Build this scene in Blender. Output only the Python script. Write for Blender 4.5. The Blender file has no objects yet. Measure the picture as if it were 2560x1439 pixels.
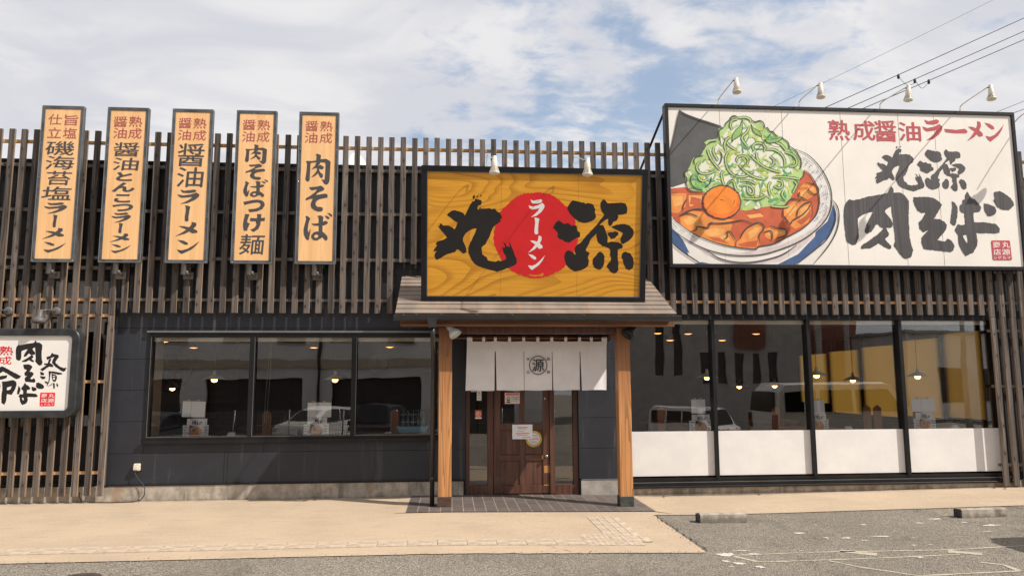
import bpy, bmesh, math, random
import numpy as np
from mathutils import Vector, Matrix
from mathutils.geometry import tessellate_polygon
random.seed(7)
S = bpy.context.scene
COL = S.collection
RAD = math.radians

# ------------------------------------------------------------------ camera, sky, sun, exposure
cam = bpy.data.cameras.new('camera'); camo = bpy.data.objects.new('camera', cam); COL.objects.link(camo)
yaw, pitch, roll = RAD(4.73), RAD(7.14), RAD(-.26)
fw = Vector((math.sin(yaw)*math.cos(pitch), math.cos(yaw)*math.cos(pitch), math.sin(pitch)))
rt = Vector((math.cos(yaw), -math.sin(yaw), 0)); up = rt.cross(fw)
r2 = rt*math.cos(roll)+up*math.sin(roll); u2 = up*math.cos(roll)-rt*math.sin(roll)
M = Matrix((r2, u2, -fw)).transposed().to_4x4(); M.translation = Vector((0, -11.26, 1.66))
camo.matrix_world = M
cam.sensor_width = 36; cam.lens = 1860/2560*36; cam.clip_start = .1; cam.clip_end = 500
S.camera = camo
SUN_AZ, SUN_EL = 60, 45.5      # azimuth from the facade's outward normal towards the right
sd = Vector((math.sin(RAD(SUN_AZ))*math.cos(RAD(SUN_EL)), -math.cos(RAD(SUN_AZ))*math.cos(RAD(SUN_EL)), math.sin(RAD(SUN_EL))))
sun = bpy.data.lights.new('sun', 'SUN'); sun.energy = 4.2; sun.angle = RAD(.53); sun.color = (1, .93, .84)
suno = bpy.data.objects.new('sun', sun); COL.objects.link(suno)
suno.rotation_euler = sd.to_track_quat('Z', 'Y').to_euler(); suno.location = (0, 0, 20)
W = bpy.data.worlds.new('World'); S.world = W; W.use_nodes = True
S.view_settings.view_transform = 'Standard'; S.view_settings.look = 'None'
S.view_settings.exposure = .33; S.view_settings.gamma = 1; S.view_settings.use_curve_mapping = False

class G:
    """small node-graph helper"""
    def __init__(s, nt): s.nt = nt; s.n = nt.nodes; s.l = nt.links; s.n.clear()
    def add(s, t, **k):
        n = s.n.new(t)
        for a, v in k.items(): setattr(n, a, v)
        return n
    def put(s, sock, v):
        if isinstance(v, bpy.types.NodeSocket): s.l.new(v, sock)
        elif v is not None: sock.default_value = v
    def math(s, op, a, b=None, c=None, clamp=False):
        n = s.add('ShaderNodeMath', operation=op, use_clamp=clamp)
        for i, v in enumerate((a, b, c)): s.put(n.inputs[i], v) if v is not None else None
        return n.outputs[0]
    def vmath(s, op, a, b=None):
        n = s.add('ShaderNodeVectorMath', operation=op); s.put(n.inputs[0], a)
        if b is not None: s.put(n.inputs[1], b)
        return n.outputs['Value'] if op == 'DOT_PRODUCT' else n.outputs[0]
    def mix(s, f, a, b, mode='MIX'):
        n = s.add('ShaderNodeMix', data_type='RGBA', blend_type=mode)
        s.put(n.inputs[0], f); s.put(n.inputs[6], c4(a)); s.put(n.inputs[7], c4(b)); return n.outputs[2]
    def noise(s, v, scale, detail=4, rough=.5, dist=0, col=False):
        n = s.add('ShaderNodeTexNoise'); s.put(n.inputs['Vector'], v)
        n.inputs['Scale'].default_value = scale; n.inputs['Detail'].default_value = detail
        n.inputs['Roughness'].default_value = rough; n.inputs['Distortion'].default_value = dist
        return n.outputs[1 if col else 0]
    def rng(s, v, a, b, c=0., d=1.):
        n = s.add('ShaderNodeMapRange'); n.clamp = True; n.interpolation_type = 'SMOOTHSTEP'
        for i, x in enumerate((v, a, b, c, d)): s.put(n.inputs[i], x)
        return n.outputs[0]
    def scale(s, v, sc):
        n = s.add('ShaderNodeMapping'); s.put(n.inputs[0], v); n.inputs[3].default_value = sc; return n.outputs[0]
    def sep(s, v):
        n = s.add('ShaderNodeSeparateXYZ'); s.put(n.inputs[0], v); return n.outputs
    def comb(s, x, y, z):
        n = s.add('ShaderNodeCombineXYZ')
        for i, q in enumerate((x, y, z)): s.put(n.inputs[i], q)
        return n.outputs[0]
def c4(v): return (*v, 1) if isinstance(v, (tuple, list)) and len(v) == 3 else v

g = G(W.node_tree)
sky = g.add('ShaderNodeTexSky', sky_type='NISHITA'); sky.sun_disc = False
sky.sun_elevation = RAD(SUN_EL); sky.sun_rotation = math.atan2(sd.x, sd.y)
sky.air_density = 1.0; sky.dust_density = 1.6
SKY_K, CLOUD_K = .12, 1.0
dirv = g.vmath('NORMALIZE', g.add('ShaderNodeTexCoord').outputs['Generated'])
x, y, z = g.sep(dirv)
zz = g.math('MAXIMUM', g.math('ADD', z, .16), .05)
flat = g.comb(g.math('DIVIDE', x, zz), g.math('DIVIDE', y, zz), 0.)
n1 = g.noise(g.scale(flat, (1.0, 1.25, 1)), .9, 8, .58, .4)
n2 = g.noise(g.scale(flat, (2.6, 3.4, 1)), 2.6, 6, .6, .3)
az, el = RAD(12), RAD(23)
bl = g.vmath('DOT_PRODUCT', dirv, (math.sin(az)*math.cos(el), math.cos(az)*math.cos(el), math.sin(el)))
blob = g.rng(bl, .93, .992)
den = g.math('ADD', g.math('MULTIPLY', n1, .75), g.math('MULTIPLY', n2, .42))
cov = g.rng(g.math('SUBTRACT', den, g.math('MULTIPLY', blob, .155)), .335, .475, .18, 1.)
n3 = g.noise(g.scale(flat, (1.3, 2.0, 1)), 1.5, 5, .55, .6)
ccol = g.mix(g.rng(n3, .36, .66), (.535, .545, .59), (.68, .67, .675))
skyc = g.mix(1., sky.outputs[0], (SKY_K,)*3, 'MULTIPLY')
skyc = g.mix(.35, skyc, (.36, .49, .66))
cov = g.math('MAXIMUM', cov, g.rng(z, .02, .20, .85, 0.)); bg = g.add('ShaderNodeBackground'); g.put(bg.inputs[0], g.mix(cov, skyc, ccol)); bg.inputs[1].default_value = CLOUD_K
g.l.new(bg.outputs[0], g.add('ShaderNodeOutputWorld').inputs[0])

# ------------------------------------------------------------------ materials
MATS = {}
def mat(name, col=(.5, .5, .5), rough=.6, metal=0, var=.12, vs=3., fine=None, bump=0, bs=60., spec=.5, f=None, emit=None, es=0, alpha=None, rnd=0, scl=None):
    m = bpy.data.materials.new(name); m.use_nodes = True; MATS[name] = m
    g = G(m.node_tree); out = g.add('ShaderNodeOutputMaterial'); p = g.add('ShaderNodeBsdfPrincipled')
    g.l.new(p.outputs[0], out.inputs[0])
    tc = g.add('ShaderNodeTexCoord').outputs['Object']
    if rnd or f == 'slat':
        oi = g.add('ShaderNodeObjectInfo')
        tc = g.vmath('ADD', tc, g.vmath('SCALE', (1, 1, 1)) if 0 else g.comb(g.math('MULTIPLY', oi.outputs['Random'], 37.), g.math('MULTIPLY', oi.outputs['Random'], 91.), g.math('MULTIPLY', oi.outputs['Random'], 53.)))
    if scl: tc = g.scale(tc, scl)
    c = c4(col)
    if callable(f): c, r, h = f(g, tc, col)
    else:
        r = rough; h = None
        n = g.noise(tc, vs, 6, .6)
        lo = tuple(v*(1-var) for v in col); hi = tuple(min(1, v*(1+var)) for v in col)
        c = g.mix(g.rng(n, .3, .7), lo, hi)
        if bump: h = g.noise(tc, bs, 3, .6)
    if rnd:
        hsv = g.add('ShaderNodeHueSaturation'); g.put(hsv.inputs['Color'], c)
        g.put(hsv.inputs['Value'], g.rng(oi.outputs['Random'], 0, 1, 1-rnd, 1+rnd)); c = hsv.outputs[0]
    g.put(p.inputs['Base Color'], c); g.put(p.inputs['Roughness'], rough if r is None else r)
    p.inputs['Metallic'].default_value = metal; p.inputs['Specular IOR Level'].default_value = spec
    if h is not None and bump:
        b = g.add('ShaderNodeBump'); b.inputs['Strength'].default_value = min(1, bump); b.inputs['Distance'].default_value = .01*max(1, bump)
        g.put(b.inputs['Height'], h); g.l.new(b.outputs[0], p.inputs['Normal'])
    if emit: p.inputs['Emission Color'].default_value = c4(emit); p.inputs['Emission Strength'].default_value = es
    return m

def wood_v(axis=2, k1=.55, k2=1.25, gr=1., knots=True):
    """weathered wood, grain along one axis"""
    def f(g, tc, col):
        sc = [14*gr]*3; sc[axis] = .55*gr
        s2 = [70*gr]*3; s2[axis] = 1.6*gr
        a = g.noise(g.scale(tc, sc), 1., 5, .6, 1.2); b = g.noise(g.scale(tc, s2), 1., 4, .6)
        big = g.noise(tc, .9, 3, .5)
        t = g.math('ADD', g.math('MULTIPLY', a, .55), g.math('MULTIPLY', b, .45))
        c = g.mix(g.rng(t, .37, .63), tuple(v*k1 for v in col), tuple(min(1, v*k2) for v in col))
        c = g.mix(g.rng(big, .35, .75, 0., .4), c, tuple(v*.62 for v in col))
        if knots:
            vo = g.add('ShaderNodeTexVoronoi', feature='F1', voronoi_dimensions='2D'); q = g.sep(tc)
            al, ac = q[axis], q[0 if axis else 2]
            g.put(vo.inputs['Vector'], g.comb(g.math('MULTIPLY', ac, 6.5), g.math('MULTIPLY', al, 3.4), 0.)); vo.inputs['Scale'].default_value = 1
            kd = g.math('ADD', vo.outputs['Distance'], g.math('MULTIPLY', g.math('SUBTRACT', a, .5), .12))
            c = g.mix(g.rng(kd, .05, .16, .9, 0.), c, tuple(v*.22 for v in col))
            c = g.mix(g.rng(g.math('ABSOLUTE', g.math('SUBTRACT', kd, .2)), 0., .05, .35, 0.), c, tuple(v*.35 for v in col))
        return c, g.rng(t, .3, .7, .85, .65), t
    return f

def asphalt_f(g, tc, col):
    vo = g.add('ShaderNodeTexVoronoi'); g.put(vo.inputs['Vector'], tc); vo.inputs['Scale'].default_value = 95
    n = g.noise(tc, 70, 3, .7); big = g.noise(tc, .55, 5, .6); mid = g.noise(tc, 4, 4, .6)
    chip = g.sep(vo.outputs['Color'])[0]
    c = g.mix(g.rng(chip, .05, .95), (.13, .113, .092), (.44, .385, .305))
    c = g.mix(g.rng(n, .35, .66), g.mix(1., c, (.74, .74, .74), 'MULTIPLY'), c)
    c = g.mix(g.rng(big, .3, .7, 0., .4), c, (.115, .105, .092))
    c = g.mix(g.rng(mid, .5, .75, 0., .3), c, (.30, .26, .205))
    c = g.mix(g.rng(g.noise(g.scale(tc, (1.3, .5, 1)), 1.1, 6, .7), .54, .66, 0., .38), c, (.06, .052, .044))
    c = g.mix(g.rng(g.noise(tc, 26, 2, .6), .70, .76, 0., .7), c, (.03, .028, .026))
    return c, .9, vo.outputs['Distance']
def path_f(g, tc, col):
    n = g.noise(tc, 95, 3, .7); big = g.noise(tc, .8, 6, .62); st = g.noise(g.scale(tc, (1.1, 6, 1)), 1.5, 5, .65)
    sp = g.noise(tc, 30, 4, .75)
    c = g.mix(g.rng(n, .3, .7), tuple(v*.8 for v in col), tuple(min(1, v*1.15) for v in col))
    c = g.mix(g.rng(big, .38, .66, 0., .5), c, tuple(v*.70 for v in col))
    c = g.mix(g.rng(g.noise(tc, 11, 5, .75), .5, .8, 0., .3), c, (.36, .29, .21))
    c = g.mix(g.rng(st, .50, .70, 0., .42), c, (.33, .28, .23))
    c = g.mix(g.rng(g.noise(tc, 34, 3, .8), .35, .65, .30, 0.), c, (.30, .235, .165))
    c = g.mix(g.rng(sp, .60, .68, 0., .6), c, (.14, .115, .09))
    c = g.mix(g.rng(g.noise(tc, 2.3, 6, .7), .50, .70, 0., .38), c, (.40, .325, .24))
    xx, yy, _ = g.sep(tc)                       # grime along the foot of the wall
    e = g.math('ADD', yy, g.math('MULTIPLY', g.noise(tc, 5, 5, .7), .5))
    c = g.mix(g.rng(e, .02, .3, 0., .6), c, (.17, .14, .11))
    return c, .9, n
def conc_f(g, tc, col):
    n = g.noise(tc, 8, 6, .7); st = g.noise(g.scale(tc, (5, 5, .9)), 1.2, 5, .65)
    rust = g.noise(g.scale(tc, (1.2, 1, .3)), 1.7, 4, .6)
    c = g.mix(g.rng(n, .3, .7), tuple(v*.72 for v in col), tuple(v*1.2 for v in col))
    c = g.mix(g.rng(st, .48, .68, 0., .6), c, (.10, .085, .065))
    c = g.mix(g.rng(rust, .55, .7, 0., .5), c, (.25, .13, .05))
    z = g.sep(tc)[2]
    c = g.mix(g.rng(g.math('ADD', z, g.math('MULTIPLY', n, .1)), .02, .09, .55, 0.), c, (.05, .045, .035))
    return c, .92, n
def siding_f(g, tc, col):
    n = g.noise(tc, 55, 4, .7); st = g.noise(g.scale(tc, (7, 7, .45)), 1.3, 6, .62, .5); big = g.noise(tc, .8, 4, .6)
    ring = g.noise(g.scale(tc, (2.5, 1, 1.6)), 1.3, 3, .5, 1.4)
    c = g.mix(g.rng(n, .25, .75), tuple(v*.7 for v in col), tuple(v*1.25 for v in col))
    c = g.mix(g.rng(big, .3, .75, 0., .55), c, tuple(v*.55 for v in col))
    c = g.mix(g.rng(st, .56, .74, 0., .5), c, (.105, .1, .105))
    c = g.mix(g.rng(g.noise(tc, 2.2, 5, .7), .5, .75, 0., .35), c, tuple(v*1.9 for v in col))
    return c, .55, n
def signwood_f(g, tc, col):
    p = g.scale(tc, (.42, 1, 1.75))
    h = g.noise(p, .95, 1.5, .35, .35)
    lines = g.math('FRACT', g.math('MULTIPLY', h, 19.))
    d = g.rng(lines, .0, .55, 1., 0.)
    d2 = g.math('MULTIPLY', d, g.rng(g.noise(tc, 1.1, 2), .3, .62, .25, 1.))
    fine = g.noise(g.scale(tc, (1.2, 1, 60)), 1.6, 3, .6)
    c = g.mix(g.rng(fine, .35, .65), (.70, .315, .025), (.80, .39, .042))
    c = g.mix(g.math('MULTIPLY', d2, .6), c, (.36, .135, .010))
    return c, .32, fine
def boardwood_f(g, tc, col):
    a = g.noise(g.scale(tc, (26, 1, .8)), 1.4, 4, .6, .6); b = g.noise(g.scale(tc, (5, 1, .5)), 1., 3, .5, .5)
    c = g.mix(g.rng(a, .35, .65), tuple(v*.93 for v in col), tuple(v*1.05 for v in col))
    c = g.mix(g.rng(b, .4, .65, 0., .35), c, (.72, .37, .13))
    return c, .45, a
def roofmetal_f(g, tc, col):
    a = g.noise(g.scale(tc, (2.6, .4, 1)), 1.6, 4, .6); st = g.noise(g.scale(tc, (11, .7, 1)), 1.1, 3, .6)
    c = g.mix(g.rng(a, .35, .65), tuple(v*.85 for v in col), tuple(v*1.12 for v in col))
    c = g.mix(g.rng(st, .55, .72, 0., .55), c, (.42, .25, .13))
    return c, .48, a
def whitepaint_f(g, tc, col):
    a = g.noise(tc, 2.2, 6, .65); b = g.noise(g.scale(tc, (16, 1, 1.5)), 1., 4, .6)
    c = g.mix(g.rng(a, .35, .7), (.73, .71, .69), (.80, .775, .75))
    c = g.mix(g.rng(b, .6, .8, 0., .25), c, (.45, .44, .43))
    return c, .6, a
def signwhite_f(g, tc, col):
    a = g.noise(tc, .9, 5, .6); b = g.noise(g.scale(tc, (9, 1, .5)), 1., 4, .6)
    c = g.mix(g.rng(a, .3, .7), tuple(v*.95 for v in col), tuple(min(1, v*1.04) for v in col))
    c = g.mix(g.rng(b, .58, .78, 0., .16), c, (.45, .42, .38))
    return c, .38, a
def ink_f(g, tc, col):
    b = g.noise(g.scale(tc, (46, 1, 1.2)), 1., 3, .6); a = g.noise(tc, 2.2, 3, .5)
    c = g.mix(g.rng(b, .3, .7), tuple(v*.72 for v in col), tuple(v*1.3 for v in col))
    return g.mix(g.rng(a, .4, .7, 0., .4), c, tuple(v*.5 for v in col)), .5, a
def door_f(g, tc, col):
    a = g.noise(g.scale(tc, (22, 22, .9)), 1.2, 5, .6, .8); b = g.noise(tc, 3, 5, .6)
    z = g.sep(tc)[2]
    c = g.mix(g.rng(a, .35, .68), tuple(v*.6 for v in col), tuple(v*1.35 for v in col))
    w = g.math('MULTIPLY', g.rng(b, .5, .72), g.rng(z, .1, .6, .6, .12))
    return g.mix(w, c, (.16, .09, .055)), .42, a
def post_f(g, tc, col):
    a = g.noise(g.scale(tc, (9, 9, .35)), 1., 2, .4, .5); l = g.math('FRACT', g.math('MULTIPLY', a, 9.))
    b = g.noise(g.scale(tc, (60, 60, 1.1)), 1., 4, .6); z = g.sep(tc)[2]
    c = g.mix(g.rng(l, 0., .6, 1., 0.), col, tuple(v*.5 for v in col))
    c = g.mix(g.rng(b, .35, .65, 0., .3), c, tuple(v*.6 for v in col))
    # stain left on the upper part of the posts, bare wood below
    c = g.mix(g.rng(g.math('ADD', z, g.math('MULTIPLY', b, .3)), 1.2, 2.5, 0., .85), c, (.17, .065, .022))
    return c, .5, b
def tile_f(g, tc, col):
    a = g.noise(g.scale(tc, (3, 30, 1)), 1.3, 4, .6); b = g.noise(tc, 20, 4, .7)
    c = g.mix(g.rng(a, .3, .7), tuple(v*.75 for v in col), tuple(v*1.25 for v in col))
    return g.mix(g.rng(b, .55, .75, 0., .35), c, (.26, .22, .19)), .6, b
def cloth_f(g, tc, col):
    a = g.noise(tc, 3, 4, .6); b = g.noise(tc, 260, 2, .6)
    c = g.mix(g.rng(a, .35, .7), tuple(v*.94 for v in col), tuple(min(1, v*1.03) for v in col))
    n = g.noise(tc, 9, 5, .7)
    return g.mix(g.rng(n, .64, .78, 0., .2), c, (.5, .42, .3)), .9, b

mat('asphalt', f=asphalt_f, bump=.8); mat('walkway_surface', (.555, .425, .295), f=path_f, bump=.35)
mat('concrete', (.40, .35, .29), f=conc_f, bump=.5); mat('pale_concrete', (.33, .305, .27), rough=.9, var=.25, vs=6, bump=.3)
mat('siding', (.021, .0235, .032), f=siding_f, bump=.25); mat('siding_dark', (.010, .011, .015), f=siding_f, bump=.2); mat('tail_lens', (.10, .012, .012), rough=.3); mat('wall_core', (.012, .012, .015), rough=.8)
mat('slat_wood', (.098, .078, .066), f=wood_v(2, .34, 1.75), bump=.7, rnd=.26)
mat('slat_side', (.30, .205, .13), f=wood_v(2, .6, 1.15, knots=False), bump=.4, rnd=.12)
mat('rail_grey', (.15, .13, .115), f=wood_v(0), bump=.3); mat('rail_pale', (.62, .36, .18), f=wood_v(0, .8, 1.1, knots=False), bump=.2)
mat('rail_gold', (.60, .33, .11), f=wood_v(0, .8, 1.1, knots=False)); mat('black_metal', (.010, .010, .011), rough=.42, var=.3, spec=.35)
mat('grey_frame', (.085, .092, .097), rough=.42, metal=.2, var=.45, vs=5); mat('alu_trim', (.23, .23, .235), rough=.4, metal=.6)
mat('dark_frame', (.028, .030, .032), rough=.38, var=.4, vs=6); mat('sign_wood', f=signwood_f); mat('board_face', (.86, .52, .245), f=boardwood_f)
mat('print_black', (.016, .014, .014), rough=.35, var=.1); mat('print_grey', (.062, .057, .058), rough=.45, var=.12, vs=8)
mat('print_ink', (.070, .064, .066), f=ink_f); mat('print_red', (.68, .018, .022), rough=.35, var=.06)
mat('print_rose', (.40, .085, .078), rough=.5, var=.08); mat('print_header', (.47, .07, .08), rough=.45, var=.06)
mat('print_white', (.80, .79, .77), rough=.45, var=.03); mat('sign_white', (.84, .79, .72), f=signwhite_f)
mat('acrylic_white', (.80, .77, .73), rough=.3, var=.03); mat('roof_metal', (.265, .215, .178), f=roofmetal_f, metal=0)
mat('gutter', (.026, .025, .025), rough=.35, var=.2); mat('beam_wood', (.20, .085, .04), f=wood_v(0, .6, 1.2, knots=False))
mat('post_wood', (.60, .275, .10), f=post_f, bump=.15); mat('rust_plate', (.085, .045, .03), rough=.7, var=.4, vs=14, bump=.4)
mat('bronze_plate', (.05, .055, .045), rough=.6, var=.5, vs=12, bump=.4)
mat('door_wood', (.105, .043, .027), f=door_f, bump=.2); mat('bare_wood', (.55, .26, .08), f=wood_v(2, .8, 1.1, knots=False))
mat('tile', (.125, .10, .09), f=tile_f, bump=.1, rnd=.12); mat('grout', (.40, .34, .27), rough=.9)
mat('tactile', (.48, .385, .29), rough=.9, var=.22, vs=9, bump=.3, bs=120); mat('road_paint', (.56, .52, .45), rough=.8, var=.2, vs=25, bump=.3); mat('faded_paint', (.42, .375, .29), rough=.85, var=.25, vs=25)
mat('cloth', (.88, .865, .87), f=cloth_f, bump=.1); mat('lamp_cream', (.66, .60, .50), rough=.4, var=.06); mat('lamp_grey', (.11, .105, .10), rough=.45, var=.12)
mat('lamp_white', (.55, .57, .56), rough=.4, metal=.1); mat('lamp_rib', (.22, .21, .2), rough=.5)
mat('steel', (.5, .48, .45), rough=.25, metal=1); mat('cable', (.02, .02, .025), rough=.6)
mat('interior_wall', (.12, .085, .06), rough=.8); mat('interior_floor', (.05, .035, .028), rough=.5); mat('cream_wall', (.62, .52, .36), rough=.7); mat('cream_strip', (.86, .74, .54), rough=.5)
mat('counter_wood', (.27, .135, .07), f=wood_v(0, .75, 1.15, knots=False)); mat('partition_wood', (.34, .15, .075), f=wood_v(2, .75, 1.15, knots=False))
mat('paper', (.88, .88, .90), rough=.8, var=.02); mat('brass', (.6, .45, .2), rough=.35, metal=1)
mat('shade_white', (.75, .70, .62), rough=.4); mat('bulb', (1, .7, .35), emit=(1, .50, .14), es=8); mat('bulb_dim', (1, .6, .3), emit=(1, .42, .10), es=3.5); mat('dry_leaf', (.28, .12, .05), rough=.8); mat('tray_blue', (.25, .48, .62), rough=.4)
mat('far_wall', (.74, .72, .68), rough=.8, var=.12, vs=.4); mat('far_band', (.50, .41, .31), rough=.8); mat('far_dark', (.035, .032, .03), rough=.4)
mat('far_brown', (.24, .09, .06), rough=.8, var=.2, vs=.5); mat('far_grey', (.42, .40, .38), rough=.8)
mat('car_white', (.82, .79, .74), rough=.25, var=.03); mat('car_dark', (.03, .035, .045), rough=.25); mat('tyre', (.015, .015, .015), rough=.85); mat('car_glass', (.008, .01, .012), rough=.08)
mat('car_black_trim', (.02, .02, .02), rough=.6); mat('lens', (.5, .5, .48), rough=.15); mat('chrome', (.6, .6, .6), rough=.15, metal=1)
mat('white_block', f=whitepaint_f, bump=.15); mat('green_leaf', (.07, .22, .05), rough=.5); mat('soup', (.70, .24, .08), rough=.5, var=.3, vs=12)
mat('sticker_orange', (.80, .14, .04), rough=.4); mat('sticker_yellow', (.70, .52, .08), rough=.4); mat('sticker_blue', (.03, .22, .5), rough=.4); mat('galvanised', (.35, .35, .34), rough=.5, metal=.5)
mat('iron', (.07, .05, .04), rough=.7, var=.3, vs=20, bump=.5); mat('opaline', (.78, .78, .75), rough=.4)
for k, c in dict(nori=(.085, .085, .085), green1=(.25, .45, .12), green2=(.12, .36, .14), green3=(.52, .60, .12), green4=(.42, .58, .22), pale=(.74, .74, .62), soupred=(.55, .11, .04), meat=(.80, .28, .06), meatlight=(.87, .42, .12), yolk=(.86, .24, .02), yolk2=(.80, .17, .02), bowl=(.77, .73, .68), bowlshade=(.62, .54, .52), blue=(.055, .11, .25), line=(.055, .052, .05)).items():
    mat('ink_'+k, c, rough=.45, var=.14 if k not in ('line', 'pale', 'bowl') else .04, vs=5)

def simple(name, build):
    m = bpy.data.materials.new(name); m.use_nodes = True; g = G(m.node_tree); MATS[name] = m
    out = g.add('ShaderNodeOutputMaterial'); g.l.new(build(g), out.inputs[0]); return m
def glass_b(k, tint, base):
    def b(g):
        fr = g.add('ShaderNodeFresnel'); fr.inputs[0].default_value = 1.5
        t = g.add('ShaderNodeBsdfTransparent'); t.inputs[0].default_value = c4(tint)
        r = g.add('ShaderNodeBsdfGlossy'); r.inputs['Roughness'].default_value = 0.0; r.inputs[0].default_value = (1, 1, 1, 1)
        tc = g.add('ShaderNodeTexCoord').outputs['Object']
        bmp = g.add('ShaderNodeBump'); bmp.inputs['Strength'].default_value = .06; bmp.inputs['Distance'].default_value = .02
        g.put(bmp.inputs['Height'], g.noise(tc, 1.6, 1)); g.l.new(bmp.outputs[0], r.inputs['Normal'])
        mx = g.add('ShaderNodeMixShader'); g.put(mx.inputs[0], g.math('MULTIPLY_ADD', fr.outputs[0], k, base, clamp=True))
        g.l.new(t.outputs[0], mx.inputs[1]); g.l.new(r.outputs[0], mx.inputs[2]); return mx.outputs[0]
    return b
simple('window_glass', glass_b(1.3, (.99, .99, .985), .04)); simple('clear_glass', glass_b(1.0, (.96, .97, .97), 0))
def blind_b(g):
    d = g.add('ShaderNodeBsdfDiffuse'); d.inputs[0].default_value = (.95, .68, .28, 1)
    t = g.add('ShaderNodeBsdfTranslucent'); t.inputs[0].default_value = (1.0, .76, .33, 1)
    mx = g.add('ShaderNodeMixShader'); mx.inputs[0].default_value = .92
    g.l.new(d.outputs[0], mx.inputs[1]); g.l.new(t.outputs[0], mx.inputs[2]); return mx.outputs[0]
simple('blind', blind_b)

# ------------------------------------------------------------------ mesh helpers
def box(bm, x0, x1, y0, y1, z0, z1, mi=0, side=None, rot=None):
    v = [bm.verts.new((x, y, z)) for z in (z0, z1) for y in (y0, y1) for x in (x0, x1)]
    fs = [(0, 2, 3, 1), (4, 5, 7, 6), (0, 1, 5, 4), (2, 6, 7, 3), (0, 4, 6, 2), (1, 3, 7, 5)]
    for i, f in enumerate(fs):
        q = bm.faces.new([v[k] for k in f]); q.material_index = side if (side is not None and i in (4, 5)) else mi
    if rot is not None:
        for a in v: a.co = rot @ a.co
    return v
def tube(bm, pts, r, n=8, mi=0, cap=True):
    pts = [Vector(p) for p in pts]; rs = r if isinstance(r, (list, tuple)) else [r]*len(pts); rings = []
    ref = None
    for i, p in enumerate(pts):
        d = (pts[min(i+1, len(pts)-1)]-pts[max(i-1, 0)]).normalized()
        if ref is None: ref = Vector((0, 0, 1)) if abs(d.z) < .9 else Vector((1, 0, 0))
        a = d.cross(ref).normalized(); b = d.cross(a).normalized(); ref = b.cross(d).normalized() if b.cross(d).length > 0 else ref
        ref = -d.cross(a).normalized()
        rings.append([bm.verts.new(p+(a*math.cos(2*math.pi*k/n)+b*math.sin(2*math.pi*k/n))*rs[i]) for k in range(n)])
    for A, B in zip(rings, rings[1:]):
        for k in range(n):
            f = bm.faces.new((A[k], A[(k+1) % n], B[(k+1) % n], B[k])); f.material_index = mi; f.smooth = n > 5
    if cap: bm.faces.new(rings[0][::-1]).material_index = mi; bm.faces.new(rings[-1]).material_index = mi
def lathe(bm, prof, n=16, mtx=Matrix(), mi=0, cap=True):
    rings = [[bm.verts.new(mtx @ Vector((r*math.cos(2*math.pi*k/n), r*math.sin(2*math.pi*k/n), z))) for k in range(n)] for r, z in prof]
    for A, B in zip(rings, rings[1:]):
        for k in range(n):
            f = bm.faces.new((A[k], A[(k+1) % n], B[(k+1) % n], B[k])); f.material_index = mi; f.smooth = True
    if cap: bm.faces.new(rings[0][::-1]).material_index = mi; bm.faces.new(rings[-1]).material_index = mi
def prism(bm, poly, p0, u, v, d, mi=0):
    """polygon in (u,v) from p0, extruded along d"""
    p0, u, v, d = map(Vector, (p0, u, v, d))
    A = [bm.verts.new(p0+u*a+v*b) for a, b in poly]; B = [bm.verts.new(p0+u*a+v*b+d) for a, b in poly]
    bm.faces.new(A).material_index = mi; bm.faces.new(B[::-1]).material_index = mi
    for i in range(len(A)):
        j = (i+1) % len(A); bm.faces.new((A[i], B[i], B[j], A[j])).material_index = mi
def link(name, bm, mats, parent=None, bevel=0, recalc=True):
    if recalc: bmesh.ops.recalc_face_normals(bm, faces=bm.faces)
    if bevel: bmesh.ops.bevel(bm, geom=bm.edges[:], offset=bevel, segments=1, affect='EDGES')
    me = bpy.data.meshes.new(name); bm.to_mesh(me); bm.free()
    for m in ([mats] if isinstance(mats, str) else mats): me.materials.append(MATS[m])
    return inst(name, me, parent)
def inst(name, me, parent=None, loc=None):
    o = bpy.data.objects.new(name, me); COL.objects.link(o)
    if parent:
        o.parent = parent; o.matrix_parent_inverse = Matrix.Translation(-wloc(parent))
    if loc is not None: o.location = loc
    return o
def wloc(o):
    return Vector(o.get('_w', (0, 0, 0))) if o.type == 'EMPTY' else Vector((0, 0, 0))
def thing(name, label, cat, loc=(0, 0, 0), group=None):
    o = bpy.data.objects.new(name, None); COL.objects.link(o); o.empty_display_size = .1
    o.location = loc; o['_w'] = loc; o['label'] = label; o['category'] = cat
    if group: o['group'] = group
    return o
def tag(o, label, cat, group=None):
    o['label'] = label; o['category'] = cat
    if group: o['group'] = group
    return o
def dup(root, loc, label):
    r = root.copy(); COL.objects.link(r); r.location = loc; r['label'] = label
    for ch in [c for c in root.children]:
        c = ch.copy(); COL.objects.link(c); c.parent = r
        for q in [k for k in ch.children]:
            d = q.copy(); COL.objects.link(d); d.parent = c
    return r
def B(): return bmesh.new()
def nb(name, mats, parent, *a, **k):
    bm = B(); box(bm, *a); return link(name, bm, mats, parent, **k)
def struct(o): o['kind'] = 'structure'; return o

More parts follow.
